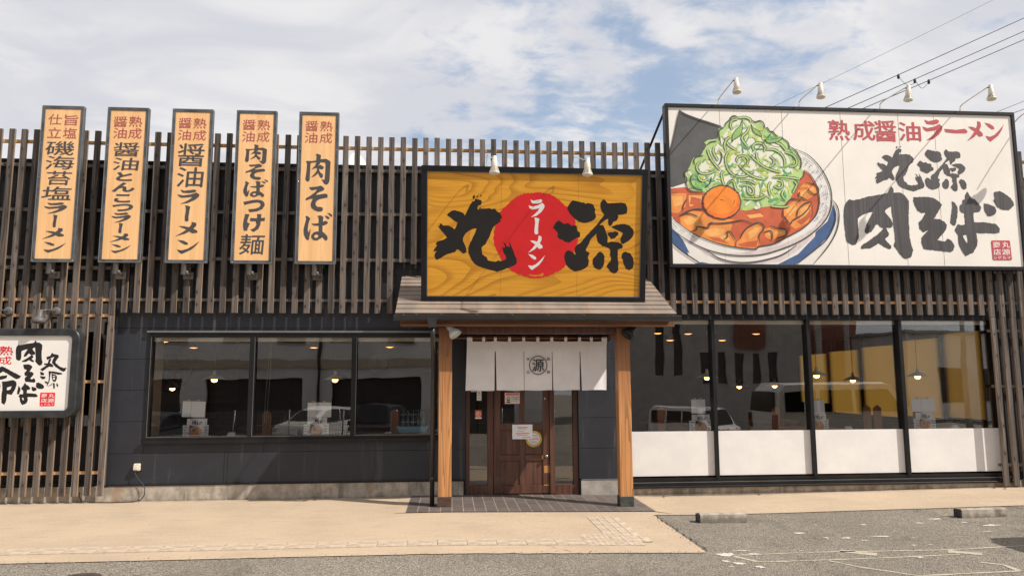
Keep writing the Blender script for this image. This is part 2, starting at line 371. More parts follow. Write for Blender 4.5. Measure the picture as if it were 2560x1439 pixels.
# ------------------------------------------------------------------ ground
GX = [(-90, 0), (0, 0), (3.2, -.05), (4.2, -.05), (8.5, 0), (90, 0)]
def gz(x):
    for (a, p), (b, q) in zip(GX, GX[1:]):
        if a <= x <= b: return p+(q-p)*(x-a)/(b-a)
    return 0
def sheet(name, poly, dz, m, parent=None, cuts=(0, 3.2, 4.2, 8.5)):
    bm = B(); vs = [bm.verts.new((x, y, 0)) for x, y in poly]; bm.faces.new(vs)
    for c in cuts:
        bmesh.ops.bisect_plane(bm, geom=bm.verts[:]+bm.edges[:]+bm.faces[:], plane_co=(c, 0, 0), plane_no=(1, 0, 0))
    for v in bm.verts: v.co.z = gz(v.co.x)+dz
    bmesh.ops.recalc_face_normals(bm, faces=bm.faces)
    if sum(f.normal.z for f in bm.faces) < 0: bmesh.ops.reverse_faces(bm, faces=bm.faces)
    return link(name, bm, m, parent, recalc=False)
def wob(a, b, n, amp):
    """irregular edge between two points"""
    out = []
    for i in range(n):
        t = i/n; k = random.uniform(-amp, amp)
        out.append((a[0]+(b[0]-a[0])*t+(k if a[0] == b[0] else 0), a[1]+(b[1]-a[1])*t+(k if a[0] != b[0] else 0)))
    return out
# car park asphalt: one sheet to the horizon, falling away behind the photographer
bm = B(); xs = [-120, -60, 0, 3.2, 4.2, 8.5, 60, 120]; ys = [-120, -40, -18, -13.5, 60, 160]
zy = {-120: -1.0, -40: -.95, -18: -.9}
vv = [[bm.verts.new((x, y, gz(max(-90, min(90, x)))+zy.get(y, 0)-.008)) for x in xs] for y in ys]
for j in range(len(ys)-1):
    for i in range(len(xs)-1): bm.faces.new((vv[j][i], vv[j][i+1], vv[j+1][i+1], vv[j+1][i]))
struct(link('asphalt_ground', bm, 'asphalt'))
walk = [(-40, .3), (-40, -3.70)]+wob((-40, -3.69), (-.6, -3.71), 40, .012)[1:]+wob((-.6, -3.71), (2.56, -3.76), 26, .014)+wob((2.56, -3.76), (2.60, -1.64), 24, .018)+wob((2.60, -1.64), (40, -1.60), 40, .012)+[(40, .3)]
struct(sheet('walkway', walk, 0, 'walkway_surface'))
bmk = B(); 
# loose grit along the walkway edge: stuff
for i in range(700):
    if random.random() < .6: x, y = random.uniform(-6, 2.6), -3.72+random.gauss(0, .05)
    else: x, y = 2.62+random.gauss(0, .05), random.uniform(-3.8, -1.6)
    s = random.uniform(.003, .011); z = gz(x)
    a = [bmk.verts.new((x+random.uniform(-1, 1)*s, y+random.uniform(-1, 1)*s, z+(s if q == 3 else .001))) for q in range(4)]
    for f in ((0, 1, 3), (1, 2, 3), (2, 0, 3)): bmk.faces.new([a[q] for q in f])
o = link('grit', bmk, 'concrete'); o['kind'] = 'stuff'; tag(o, 'loose grit strewn along the edge between walkway and asphalt', 'grit')

# porch: grout bed with single tiles, pale skirts both sides
pt = thing('porch_paving', 'dark brown rectangular tiles with pale joints under the entrance canopy', 'paving', (1, -.7, 0))
PX0, PX1, PY0, PY1 = -.56, 2.68, -1.42, .02
sheet('grout_bed', [(PX0, PY1), (PX0, PY0), (PX1, PY0), (PX1, PY1)], .0115, 'grout', pt)
TW, TD = .1476, .288
bm = B(); box(bm, -.5*TW+.0050, .5*TW-.0035, -.5*TD+.003, .5*TD-.003, 0, .006); bmesh.ops.recalc_face_normals(bm, faces=bm.faces)
tm = bpy.data.meshes.new('paving_tile'); bm.to_mesh(tm); bm.free(); tm.materials.append(MATS['tile'])
for i in range(22):
    for j in range(5):
        x = PX0+TW*(i+.5); o = inst('paving_tile', tm, pt)
        o.location = (x, PY0+TD*(j+.5), gz(x)+.007+random.uniform(0, .0012)); o.rotation_euler = (0, math.atan(.0156)*(1 if x > 0 else 0), 0)
def skirt(poly, z): 
    bm = B(); v = [bm.verts.new((x, y, gz(x)+dz)) for (x, y), dz in zip(poly, z)]; bm.faces.new(v); return bm
link('concrete_skirt', skirt([(2.68, .02), (2.68, -1.42), (2.86, -1.58), (2.80, .02)], (.008, .008, .003, .003)), 'walkway_surface', pt)
link('concrete_skirt', skirt([(-.56, .02), (-.72, .02), (-.70, -1.42), (-.56, -1.42)], (.008, .003, .003, .008)), 'walkway_surface', pt)

# tactile paving: line blocks, turning to the door
tp = thing('tactile_paving', 'pale raised tactile blocks running left to right and turning towards the door', 'tactile paving', (-1, -3.2, 0))
def tblock(w, d, bars):
    bm = B(); box(bm, -w/2+.003, w/2-.003, -d/2+.003, d/2-.003, 0, .004)
    if bars == 'x':
        for k in range(4): y = -d/2+d*(k+.5)/4; box(bm, -w/2+.004, w/2-.004, y-.027, y+.027, .004, .007)
    elif bars == 'y':
        for k in range(4): x = -w/2+w*(k+.5)/4; box(bm, x-.043, x+.043, -d/2-.001, d/2+.001, .004, .007)
    else:
        for a in range(5):
            for b in range(5):
                lathe(bm, [(.013, .004), (.011, .008)], 6, Matrix.Translation((-w/2+w*(a+.5)/5, -d/2+d*(b+.5)/5, 0)))
    bmesh.ops.recalc_face_normals(bm, faces=bm.faces)
    me = bpy.data.meshes.new('tactile_block'); bm.to_mesh(me); bm.free(); me.materials.append(MATS['tactile']); return me
mx, my, md = tblock(.308, .27, 'x'), tblock(.40, .30, 'y'), tblock(.30, .30, 'd')
for i in range(22):
    x = 1.26-.308*i; o = inst('tactile_block', mx, tp); o.location = (x, -3.225-.02*max(0, x), gz(x)+.001); o.rotation_euler.z = random.uniform(-.006, .006)
for i in range(2):
    for j in range(2):
        x, y = 1.57+.302*i, -3.27+.302*j; o = inst('tactile_block', md, tp); o.location = (x, y, gz(x)+.001)
for i, y in enumerate((-2.99+.302, -2.99+.604, -2.99+.906, -2.99+1.208)):
    o = inst('tactile_block', my, tp); o.location = (1.90, y-.14, gz(1.9)+.001)
o = inst('tactile_block', my, tp); o.location = (1.95, -3.12, gz(1.95)+.0015)

# car park markings: worn white flecks and the faded outlines of older paint
def fleck(cx, cy, w, d, n=19, m='road_paint', ang=0):
    bm = B(); pts = []
    for k in range(n):
        a = 2*math.pi*k/n; r = random.uniform(.35, 1.1); px, py = w/2*math.cos(a)*r, d/2*math.sin(a)*r
        pts.append((cx+px*math.cos(ang)-py*math.sin(ang), cy+px*math.sin(ang)+py*math.cos(ang)))
    f = bm.faces.new([bm.verts.new((x, y, gz(x)-.0035)) for x, y in pts])
    if f.normal.z < 0: f.normal_flip()
    return bm
mk = thing('parking_marking', 'worn white paint flecks of a parking bay line on the asphalt', 'road marking', (5, -3, 0))
FL = [(3.95, -2.86, .16, .10), (4.12, -3.14, .07, .07), (4.33, -3.17, .17, .10), (4.72, -3.16, .30, .06), (4.45, -3.32, .10, .06), (5.02, -3.28, .06, .04), (4.9, -2.5, .07, .1), (5.6, -2.53, .15, .07),
      (5.92, -2.32, .21, .10), (6.12, -2.58, .12, .08), (6.32, -2.78, .30, .10), (6.02, -3.1, .16, .04), (6.6, -3.34, .42, .08), (6.9, -3.62, .35, .11), (4.82, -3.62, .07, .05), (5.0, -3.62, .06, .05),
      (2.96, -3.66, .22, .05), (2.74, -3.83, .22, .16), (3.02, -3.8, .14, .06), (2.72, -4.2, .13, .12), (2.62, -4.1, .08, .1), (2.86, -4.33, .1, .1), (2.6, -4.3, .06, .05), (4.55, -4.12, .1, .06), (3.55, -3.72, .05, .04), (4.35, -2.43, .04, .1)]
for f in FL: link('paint_fleck', fleck(*f, ang=random.uniform(-.15, .15)), 'road_paint', mk)
def stripe(pts, w):
    bm = B(); L = []
    pts2 = []
    for a, b in zip(pts, pts[1:]):
        n = max(2, int(math.dist(a, b)/.12)); pts2 += [(a[0]+(b[0]-a[0])*i/n, a[1]+(b[1]-a[1])*i/n) for i in range(n)]
    pts2.append(pts[-1])
    for i, p in enumerate(pts2):
        q = pts2[min(i+1, len(pts2)-1)]; r = pts2[max(i-1, 0)]; d = Vector((q[0]-r[0], q[1]-r[1])).normalized(); n = Vector((-d.y, d.x))*w/2*random.uniform(.55, 1.25)
        L.append((bm.verts.new((p[0]+n.x, p[1]+n.y, gz(p[0])-.0045)), bm.verts.new((p[0]-n.x, p[1]-n.y, gz(p[0])-.0045))))
    for a, b in zip(L, L[1:]): bm.faces.new((a[0], a[1], b[1], b[0]))
    bmesh.ops.recalc_face_normals(bm, faces=bm.faces)
    for f in bm.faces:
        if f.normal.z < 0: f.normal_flip()
    return link('faded_line', bm, 'faded_paint', ok, recalc=False)
ok = thing('faded_outline', 'faded beige outlines of an older box marking beside the walkway corner', 'road marking', (4, -4, 0))
stripe([(2.80, -3.86), (3.3, -3.80), (3.95, -3.78), (5.0, -3.86), (6.4, -3.78), (8.2, -3.72)], .035)
stripe([(2.78, -3.9), (2.92, -4.12)], .06); stripe([(2.92, -4.13), (3.75, -4.10), (5.0, -4.06)], .035)
stripe([(3.62, -4.14), (3.80, -4.42), (4.12, -4.74)], .04); stripe([(4.12, -4.75), (5.1, -4.72)], .04); stripe([(5.1, -4.72), (5.12, -4.5), (4.98, -4.38)], .05)
stripe([(3.95, -3.74), (4.22, -3.94)], .13); stripe([(4.98, -3.92), (5.22, -4.08)], .14)
def crack(name, pts, w, lab):
    bm = B(); L = []
    for i, p in enumerate(pts):
        k = w*random.uniform(.4, 1.2); L.append((bm.verts.new((p[0]-k, p[1]+k*.4, gz(p[0])+.003)), bm.verts.new((p[0]+k, p[1]-k*.4, gz(p[0])+.003))))
    for a, b in zip(L, L[1:]): bm.faces.new((a[0], a[1], b[1], b[0]))
    bmesh.ops.recalc_face_normals(bm, faces=bm.faces)
    tag(link(name, bm, 'cable'), lab, 'crack')
crack('edge_crack', [(2.60+.012*math.sin(i*1.7)+.008*math.sin(i*.6), -1.68-i*.06) for i in range(34)], .010, 'dark crumbling crack between the beige walkway and the parking asphalt')
crack('pavement_crack', [(.98, -3.36), (1.05, -3.45), (1.07, -3.52), (1.16, -3.6), (1.2, -3.68), (1.3, -3.74)], .004, 'thin dark crack in the beige walkway beside the tactile blocks')
bm = B(); lathe(bm, [(.17, -.004), (.17, .003), (.14, .003), (.13, .001), (.01, .001)], 24, Matrix.Translation((-3.17, -4.32, 0)))
for k in range(-3, 4): box(bm, -3.17-.1, -3.17+.1, -4.32+k*.035-.006, -4.32+k*.035+.006, .001, .004)
tag(link('manhole_cover', bm, 'iron'), 'small rusty round drain cover in the asphalt at the bottom left', 'manhole cover')

def wheel_stop(x, y, lab):
    t = thing('wheel_stop', lab, 'wheel stop', (x, y, gz(x)), 'concrete wheel stops in front of the windows')
    z = gz(x)-.01; prof = [(0, 0), (.14, 0), (.14, .085), (.125, .105), (.03, .115), (.005, .10)]
    bm = B(); prism(bm, prof, (x, y, z), (0, 1, 0), (0, 0, 1), (.585, 0, 0)); bmesh.ops.subdivide_edges(bm, edges=[e for e in bm.edges if e.calc_length() > .5], cuts=7)
    for v in bm.verts: v.co += Vector((random.uniform(-1, 1), random.uniform(-1, 1), random.uniform(-1, 1)))*.004
    link('block', bm, 'concrete', t)
    nb('rubber_end', 'rust_plate' if 0 else 'cable', t, x-.018, x-.002, y+.008, y+.13, z, z+.098)
    return t
for i, (x, y) in enumerate(((8.42, -.30), (8.30, -.22), (4.62, -.16), (-1.9, -.22), (3.15, -.2))):
    bm = B(); a = random.uniform(0, 6); q = [(x+.028*math.cos(a+k)*(1.3 if k in (0, 3.14) else .6), y+.028*math.sin(a+k)*(1.3 if k in (0, 3.14) else .6), gz(x)+.004+.012*(j % 2)) for j, k in enumerate((0, 1.2, 2.2, 3.14, 4.2, 5.2))]
    bm.faces.new([bm.verts.new(p) for p in q]); bmesh.ops.solidify(bm, geom=bm.faces[:], thickness=.001)
    tag(link('fallen_leaf', bm, 'dry_leaf'), ['curled dry leaf nearest the right end slats', 'second dry leaf, just left of the one by the right end slats', 'dry leaf at the wall foot below the second right pane', 'dry leaf at the wall foot below the left window', 'dry leaf at the wall foot just right of the canopy post'][i], 'leaf', 'dry leaves along the wall foot')
wheel_stop(3.03, -2.18, 'short concrete wheel stop nearest the entrance canopy')
wheel_stop(6.28, -2.32, 'short concrete wheel stop near the right edge beside the dark shadow')

# ------------------------------------------------------------------ the restaurant building
bd = thing('restaurant_building', 'single-storey black restaurant building with large windows and a timber slat facade', 'building', (1, 3, 0))
X0, X1 = -9.6, 12.4
OPEN = [(-9.0, -4.90, .16, 3.25), (-4.37, -.02, .83, 2.385), (.225, 1.925, -1, 2.40), (2.62, 8.72, .10, 2.667)]
def rects(x0, x1, z0, z1, openings):
    R_ = [(x0, x1, z0, z1)]
    for a, b, c, d in openings:
        nR = []
        for p, q, r, s in R_:
            if a >= q-1e-6 or b <= p+1e-6 or c >= s-1e-6 or d <= r+1e-6: nR.append((p, q, r, s)); continue
            if a > p: nR.append((p, a, r, s))
            if b < q: nR.append((b, q, r, s))
            pa, qb = max(a, p), min(b, q)
            if c > r: nR.append((pa, qb, r, c))
            if d < s: nR.append((pa, qb, d, s))
        R_ = nR
    return R_
bm = B()
for a, b, c, d in rects(X0, X1, -.3, 4.86, OPEN): box(bm, a, b, 0, .14, c, d)
link('wall_core', bm, 'wall_core', bd)
zs = [.215, .662, 1.113, 1.557, 2.005, 2.452, 2.90, 3.35, 3.80, 4.25, 4.86]
for r, (za, zb) in enumerate(zip(zs, zs[1:])):
    x = X0+.85*(r % 3)-3.03 + (.35 if r == 0 else 0)
    brk = [X0]
    while x < X1:
        if x > X0: brk.append(x)
        x += 3.03
    brk.append(X1)
    if r == 0: brk = sorted(brk+[-3.24])
    for a, b in zip(brk, brk[1:]):
        for p, q, s, t in rects(a, b, za, zb, OPEN):
            if q-p < .01 or t-s < .01: continue
            bm = B(); box(bm, p+.0025, q-.0025, -.017-random.uniform(0, .0015), .0-.0005, s+.0025, t-.0025)
            link('siding_panel', bm, 'siding_dark' if za > 2.6 or p > 8.7 else 'siding', bd)  # upper courses: slat-gap shade put into the colour; right end: a blacker wall
nb('parapet_cap', 'black_metal', bd, X0-.03, X1+.03, -.05, .20, 4.862, 4.95, bevel=.004)
bm = B()
for a, b, c, d in rects(X0, X1, -.3, .212, [(.20, 1.95, -1, 9)]): 
    if b <= .3: box(bm, a, b, -.045, -.001, c, d)
link('concrete_base', bm, 'concrete', bd)
nb('concrete_base', 'pale_concrete', bd, 1.95, 2.60, -.045, -.001, -.3, .198); nb('concrete_base', 'concrete', bd, 2.60, X1, -.07, -.001, -.3, .098)
nb('corner_trim', 'alu_trim', bd, -4.895, -4.865, -.06, -.018, .17, 2.72); nb('base_flashing', 'black_metal', bd, -4.864, .2, -.055, -.0175, .2125, .228)
nb('base_flashing', 'alu_trim', bd, 1.96, 2.6, -.05, -.0175, .199, .213)
# shell of the room: floor, ceiling, rear and side walls
nb('dining_floor', 'interior_floor', bd, X0+.15, 8.80, .141, 8.0, -.2, .05); nb('dining_ceiling', 'interior_wall', bd, X0+.15, 8.80, .141, 8.0, 2.86, 2.95)
nb('rear_wall', 'interior_wall', bd, X0, 8.95, 8.0, 8.15, -.2, 4.85); nb('side_wall', 'siding', bd, X0, X0+.15, .141, 8.0, -.2, 4.85)
nb('roof_deck', 'roof_metal', bd, X0+.15, 8.79, .141, 8.0, 4.3, 4.4)
nb('inner_pier', 'cream_wall', bd, -4.55, -4.375, .142, .55, .05, 2.86)
nb('inner_pier', 'interior_wall', bd, 2.3, 2.6, .142, 2.2, .05, 2.86); nb('inner_pier', 'interior_wall', bd, -.35, .05, .9, 2.2, .05, 2.86)
# right wall with five blind-covered windows
SW = [(.42, 1.36), (1.50, 2.62), (2.78, 4.02), (4.16, 5.40), (5.52, 6.90)]
bm = B()
for a, b, c, d in rects(.141, 8.0, -.2, 4.85, [(p, q, .80, 2.62) for p, q in SW]): box(bm, 8.80, 8.95, a, b, c, d)
link('side_wall', bm, 'siding', bd)
BZ = [(1.0, 2.46), (.97, 2.40), (.93, 2.34), (.93, 2.30), (1.12, 2.27)]
for (a, b), (c, d) in zip(SW, BZ):
    f = B(); 
    for q in ((a, a+.05, .80, 2.62), (b-.05, b, .80, 2.62), (a+.05, b-.05, .80, .85), (a+.05, b-.05, 2.57, 2.62)): box(f, 8.84, 8.90, *q)
    w = link('side_window', f, 'black_metal', bd)
    nb('pane', 'clear_glass', w, 8.868, 8.872, a+.05, b-.05, .85, 2.57)
    bl = thing('roller_blind', 'x', 'blind', (8.76, (a+b)/2, d), 'amber roller blinds on the right side windows')
    nb('blind_sheet', 'blind', bl, 8.755, 8.757, a-.01, b+.01, c, d)
    bm = B(); tube(bm, [(8.757, a-.02, d+.012), (8.757, b+.02, d+.012)], .014, 8); link('roller', bm, 'steel', bl)
    bl['label'] = {.42: 'amber roller blind nearest the glass, at the far right window', 1.50: 'second amber roller blind from the right, behind the fourth pane', 2.78: 'amber roller blind seen just left of the last window post', 4.16: 'amber roller blind behind the middle hanging lamp of the right windows', 5.52: 'farthest and narrowest amber roller blind at the back of the room'}[a]

# slat-covered left window bay
f = B()
for q in ((-9.0, -4.90, .16, .26), (-9.0, -4.90, 3.15, 3.25), (-9.0, -8.9, .26, 3.15), (-4.98, -4.90, .26, 3.15), (-6.95, -6.87, .26, 3.15)): box(f, q[0], q[1], -.01, .12, q[2], q[3])
w = link('window', f, 'black_metal', bd); nb('lower_panel', 'wall_core', w, -8.9, -4.98, .03, .05, .262, 1.05)
nb('pane', 'window_glass', w, -8.9, -6.95, .04, .046, 1.052, 3.148); nb('pane', 'window_glass', w, -6.87, -4.98, .04, .046, 1.052, 3.148)
# left ribbon window
f = B(); z0, z1 = .83, 2.385
box(f, -4.37, -.02, -.045, .13, z0, z0+.055); box(f, -4.37, -.02, -.045, .13, z1-.065, z1)
for a, b in ((-4.37, -4.335), (-2.935, -2.865), (-1.46, -1.39), (-.06, -.02)): box(f, a, b, -.043, .13, z0+.0555, z1-.0655)
w = link('window', f, 'black_metal', bd)
nb('window_sill', 'black_metal', w, -4.39, -.0, -.085, -.046, .80, .845); nb('window_head', 'alu_trim', w, -4.39, -.0, -.075, -.018, 2.386, 2.412)
for a, b in ((-4.335, -2.935), (-2.865, -1.46), (-1.39, -.06)):
    nb('pane', 'window_glass', w, a, b, .030, .036, z0+.056, z1-.066)
    bm = B()
    for q in ((a, a+.006, z0+.056, z1-.066), (a+.006, b, z0+.056, z0+.062)): box(bm, q[0], q[1], -.046, -.0435, q[2], q[3])
    link('bead', bm, 'alu_trim', w)
nb('blind_cassette', 'cream_strip', w, -4.33, -.07, .05, .12, 2.262, 2.318)
# right storefront window
f = B(); z0, z1 = .10, 2.667
box(f, 2.62, 8.72, -.075, .13, z0, z0+.06); box(f, 2.62, 8.72, -.03, .13, z0+.061, .205); box(f, 2.62, 8.72, -.055, .13, 2.592, z1)
for a, b in ((2.62, 2.70), (4.018, 4.068), (5.548, 5.602), (7.052, 7.108), (8.64, 8.72)): box(f, a, b, -.05, .131, .206, 2.5915)
w = link('window', f, 'black_metal', bd); nb('window_sill', 'black_metal', w, 2.60, 8.76, -.12, -.051, .070, .0995, bevel=.004)
nb('sill_trim', 'alu_trim', w, 2.62, 8.72, -.080, -.0755, .145, .152)
for a, b in ((2.70, 4.018), (4.068, 5.548), (5.602, 7.052), (7.108, 8.64)):
    nb('pane', 'window_glass', w, a, b, .030, .036, .896, 2.5915); nb('white_panel', 'white_block', w, a+.001, b-.001, .012, .036, .232, .893)
nb('blind_cassette', 'cream_strip', w, 2.73, 8.60, .05, .12, 2.53, 2.59)

# entrance: frame, sidelights, panelled door
def bxs(name, m, parent, L, y0, y1, **k):
    bm = B()
    for q in L: box(bm, q[0], q[1], y0, y1, q[2], q[3])
    return link(name, bm, m, parent, **k)
df = bxs('door_frame', 'door_wood', bd, [(.228, .290, 0, 2.36), (.556, .640, 0, 2.30), (1.493, 1.566, 0, 2.30), (1.852, 1.922, -.02, 2.36), (.290, 1.852, 2.30, 2.36), (.290, .556, 0, .135), (1.566, 1.852, -.02, .135), (.290, .556, 2.06, 2.12), (1.566, 1.852, 2.06, 2.12), (.64, 1.493, 2.06, 2.12)], .03, .13, bevel=.004)
for a, b in ((.29, .556), (1.566, 1.852)): nb('sidelight', 'window_glass', df, a, b, .085, .091, .136, 2.06)
nb('transom_panel', 'counter_wood', df, .29, 1.852, .09, .10, 2.121, 2.299)
dr = bxs('door', 'door_wood', bd, [(.648, .755, .005, 2.045), (1.392, 1.488, .005, 2.045), (1.035, 1.122, .125, 1.93), (.755, 1.392, .005, .125), (.755, 1.035, .48, .57), (1.122, 1.392, .48, .57), (.755, 1.035, .93, 1.035), (1.122, 1.392, .93, 1.035), (.755, 1.392, 1.93, 2.045)], .055, .095, bevel=.003)
for a, b in ((.755, 1.035), (1.122, 1.392)):
    nb('pane', 'window_glass', dr, a, b, .072, .077, 1.035, 1.93)
    for c, d in ((.125, .48), (.57, .93)):
        bm = B(); box(bm, a+.002, b-.002, .07, .084, c+.002, d-.002); link('door_panel', bm, 'door_wood', dr, bevel=.003)
bm = B(); my_ = Matrix.Translation((1.437, .055, .545)) @ Matrix.Rotation(math.pi/2, 4, 'X')
lathe(bm, [(.022, 0), (.022, .006), (.009, .008), (.009, .03), (.024, .036), (.027, .05), (.02, .06), (.002, .062)], 16, my_); link('door_knob', bm, 'steel', dr)
bm = B()
for zc in (.35, 1.2, 1.8): tube(bm, [(.645, .045, zc-.05), (.645, .045, zc+.05)], .007, 8)
link('hinge', bm, 'rust_plate', dr)
bxs('worn_patch', 'bare_wood', dr, [(1.372, 1.392, .50, .56), (1.405, 1.487, .30, .405), (1.405, 1.487, .115, .13)], .0527, .0545)
bxs('switch_plate', 'acrylic_white', dr, [(1.415, 1.438, 1.55, 1.60), (1.42, 1.436, 1.385, 1.41)], .050, .0545)
nb('door_step', 'pale_concrete', bd, .228, 1.922, -.015, .13, -.05, -.001) if 0 else None

# meter box with cable low on the left wall
t = thing('socket_box', 'small cream outdoor socket box low on the black wall with a cable hanging out', 'socket box', (-4.43, -.02, .47))
bm = B(); box(bm, -4.475, -4.39, -.075, -.0185, .425, .525); link('box', bm, 'lamp_cream', t, bevel=.008)
bm = B(); box(bm, -4.47, -4.405, -.095, -.0755, .44, .495); link('cover', bm, 'lamp_cream', t, bevel=.006)
bm = B(); P = [(-4.455, -.07, .43), (-4.44, -.08, .38), (-4.39, -.085, .31), (-4.33, -.09, .25), (-4.29, -.10, .18), (-4.285, -.11, .10), (-4.33, -.13, .03), (-4.42, -.15, .012), (-4.7, -.17, .01), (-5.0, -.15, .012), (-5.12, -.13, .03), (-5.17, -.10, .09), (-5.2, -.04, .14)]
tube(bm, P, .0065, 6); link('cable', bm, 'cable', t)

# ------------------------------------------------------------------ slat screen: every slat and rail a part
sc_ = thing('slat_screen', 'screen of weathered vertical timber slats on horizontal rails over the whole facade', 'slat screen', (1, -.15, 0))
SY0, SY1 = -.170, -.128
meshes = {}
def slat_mesh(h):
    k = round(h, 2)
    if k not in meshes:
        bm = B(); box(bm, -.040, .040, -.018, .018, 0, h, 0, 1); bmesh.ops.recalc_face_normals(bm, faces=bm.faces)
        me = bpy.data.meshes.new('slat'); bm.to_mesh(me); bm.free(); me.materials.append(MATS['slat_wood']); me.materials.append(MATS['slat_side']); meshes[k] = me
    return meshes[k]
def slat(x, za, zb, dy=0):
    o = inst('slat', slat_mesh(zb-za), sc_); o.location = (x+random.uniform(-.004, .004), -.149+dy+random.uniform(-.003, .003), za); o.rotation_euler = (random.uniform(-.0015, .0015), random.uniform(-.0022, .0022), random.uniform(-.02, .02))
for k in range(-16, 104):
    x = -4.872+.1723*k; j = random.uniform(-.008, .008)
    if x < -4.8: slat(x, 2.633+j*.3, 5.362+j); slat(x, .10+j, 2.628+j*.3)
    elif -.84 < x < 3.02: slat(x, (3.42 if x < -.5 else 3.30)+j*2, 5.36+j)
    elif x > 8.5: slat(x, 2.633+j*.3, 5.36+j); slat(x, .02+j, 2.628+j*.3)
    else: slat(x, 2.666+j*.4, 5.362+j)
def rail(name, x0, x1, z, m, h=.045, y0=-.126, y1=-.086):
    nb(name, m, sc_, x0, x1, y0, y1, z-h/2, z+h/2)
rail('top_rail', -7.7, 12.4, 5.19, 'rail_gold', .045)
for z in (4.84, 4.17, 3.468): rail('rail', -7.7, 12.4, z, 'rail_grey')
rail('rail', -4.88, -.9, 2.86, 'rail_grey', .04); rail('rail', 3.05, 8.5, 2.86, 'rail_pale', .04); rail('rail', 8.5, 12.4, 2.86, 'rail_grey')
for z in (2.855, 2.625, 1.683, .415): rail('rail', -7.7, -4.85, z, 'rail_pale', .04)
rail('rail', -7.7, -4.85, 3.32, 'rail_grey', .05)
for z in (2.42, 1.55, .34): rail('rail', 8.5, 12.4, z, 'rail_grey')
# small blocks holding rails off the wall
bm = B()
for z in (4.84, 4.17, 3.468, 2.86):
    for x in [-7+1.378*i for i in range(13)]:
        if -4.9 < x < -.9 or x > 3.1 or z > 3: box(bm, x-.02, x+.02, -.0855, -.019, z-.018, z+.018)
link('standoff', bm, 'rail_grey', sc_); bpy.data.objects['standoff']['kind'] = 'stuff'

# ------------------------------------------------------------------ entrance canopy
cp = thing('entrance_canopy', 'lean-to canopy of beige metal boards on two timber posts over the door', 'canopy', (1.17, -1.0, 0))
YE, YB, ZE, ZB = -1.32, -.02, 2.555, 3.245
nrow = 9; ln = math.hypot(YB-YE, ZB-ZE); sl = Vector((0, (YB-YE)/ln, (ZB-ZE)/ln)); nn = Vector((0, -sl.z, sl.y)); step = ln/nrow
for i in range(nrow):
    a = Vector((0, YE, ZE))+sl*(step*i); b = a+sl*(step+.02)
    xl = -.735+.0*i; xr = 3.085-.006*i
    bm = B(); t0 = .022
    P4 = [a+nn*.016, b+nn*.002, b-nn*.006, a-nn*.002+nn*.0]
    vs = [[bm.verts.new((xx, p.y, p.z)) for p in P4] for xx in (xl, xr)]
    bm.faces.new(vs[0]); bm.faces.new(vs[1][::-1])
    for k in range(4): bm.faces.new((vs[0][k], vs[1][k], vs[1][(k+1) % 4], vs[0][(k+1) % 4]))
    link('roof_board', bm, 'roof_metal', cp)
bm = B(); a = Vector((0, YE, ZE))-nn*.02; b = Vector((0, YB, ZB))-nn*.02
prism(bm, [(0, 0), (0, -.03), (1, -.03), (1, 0)], (-.70, a.y, a.z), (b-a), nn, (3.74, 0, 0)); link('roof_deck', bm, 'beam_wood', cp)
bm = B()
for i in range(8):
    x = -.62+i*.505; p = a-nn*.095; prism(bm, [(0, 0), (0, .06), (1, .06), (1, 0)], (x, p.y+.06, p.z+.03), (b-a)*.94, nn, (.05, 0, 0))
link('rafter', bm, 'beam_wood', cp); bpy.data.objects['rafter']['kind'] = 'stuff'
nb('front_beam', 'beam_wood', cp, -.67, 3.07, -1.25, -1.17, 2.395, 2.485, bevel=.004)
nb('header_beam', 'door_wood', cp, -.20, 2.50, -1.04, -.94, 2.31, 2.40)
for x in (-.157, 2.30): nb('tie_beam', 'beam_wood', cp, x+.03, x+.15, -.93, -.02, 2.30, 2.40)
# gutter and downpipe
bm = B(); gy, gz_ = -1.375, 2.50
prof = [(.055, .035), (.055, -.005), (.035, -.032), (-.02, -.038), (-.045, -.02), (-.052, .03), (-.058, .034), (-.06, .028), (-.05, -.025), (-.022, -.044), (.038, -.038), (.061, -.006), (.061, .035)]
prism(bm, prof, (-.75, gy, gz_), (0, 1, 0), (0, 0, 1), (3.87, 0, 0)); gt = link('gutter', bm, 'gutter', cp)
bm = B()
for x in (-.62, -.45, -.12, .35, .82, 1.3, 1.78, 2.26, 2.74, 3.0):
    box(bm, x-.008, x+.008, gy-.066, gy+.06, gz_+.028, gz_+.036)
link('gutter_clip', bm, 'steel', gt)
dp = B(); prism(dp, [(-.075, 0), (.075, 0), (.045, -.165), (-.045, -.165)], (-.245, -1.43, 2.535), (1, 0, 0), (0, 0, 1), (0, .11, 0))
tube(dp, [(-.235, -1.37, 2.38), (-.235, -1.37, 2.28), (-.235, -1.33, 2.14), (-.235, -1.10, 2.06), (-.235, -1.04, 1.98), (-.235, -1.02, 1.9), (-.235, -1.0, .01)], .031, 12)
for z in (1.25, .35): tube(dp, [(-.235, -1.0, z), (-.235, -1.0, z+.05)], .036, 12)
link('downpipe', dp, 'gutter', cp)
for x, m in ((-.157, 'rust_plate'), (2.300, 'bronze_plate')):
    g0 = gz(x)
    bm = B(); box(bm, x, x+.178, -1.09, -.92, g0+.01, 2.395); p = link('post', bm, 'post_wood', cp, bevel=.006)
    bm = B(); box(bm, x-.006, x+.184, -1.097, -.913, g0+.002, g0+.145)
    for a in (.015, .09, .165):
        for b in (.03, .115): lathe(bm, [(.006, 0), (.005, .004), (.001, .006)], 8, Matrix.Translation((x+a-.001, -1.097, g0+b)) @ Matrix.Rotation(math.pi/2, 4, 'X'))
    link('post_shoe', bm, m, p)
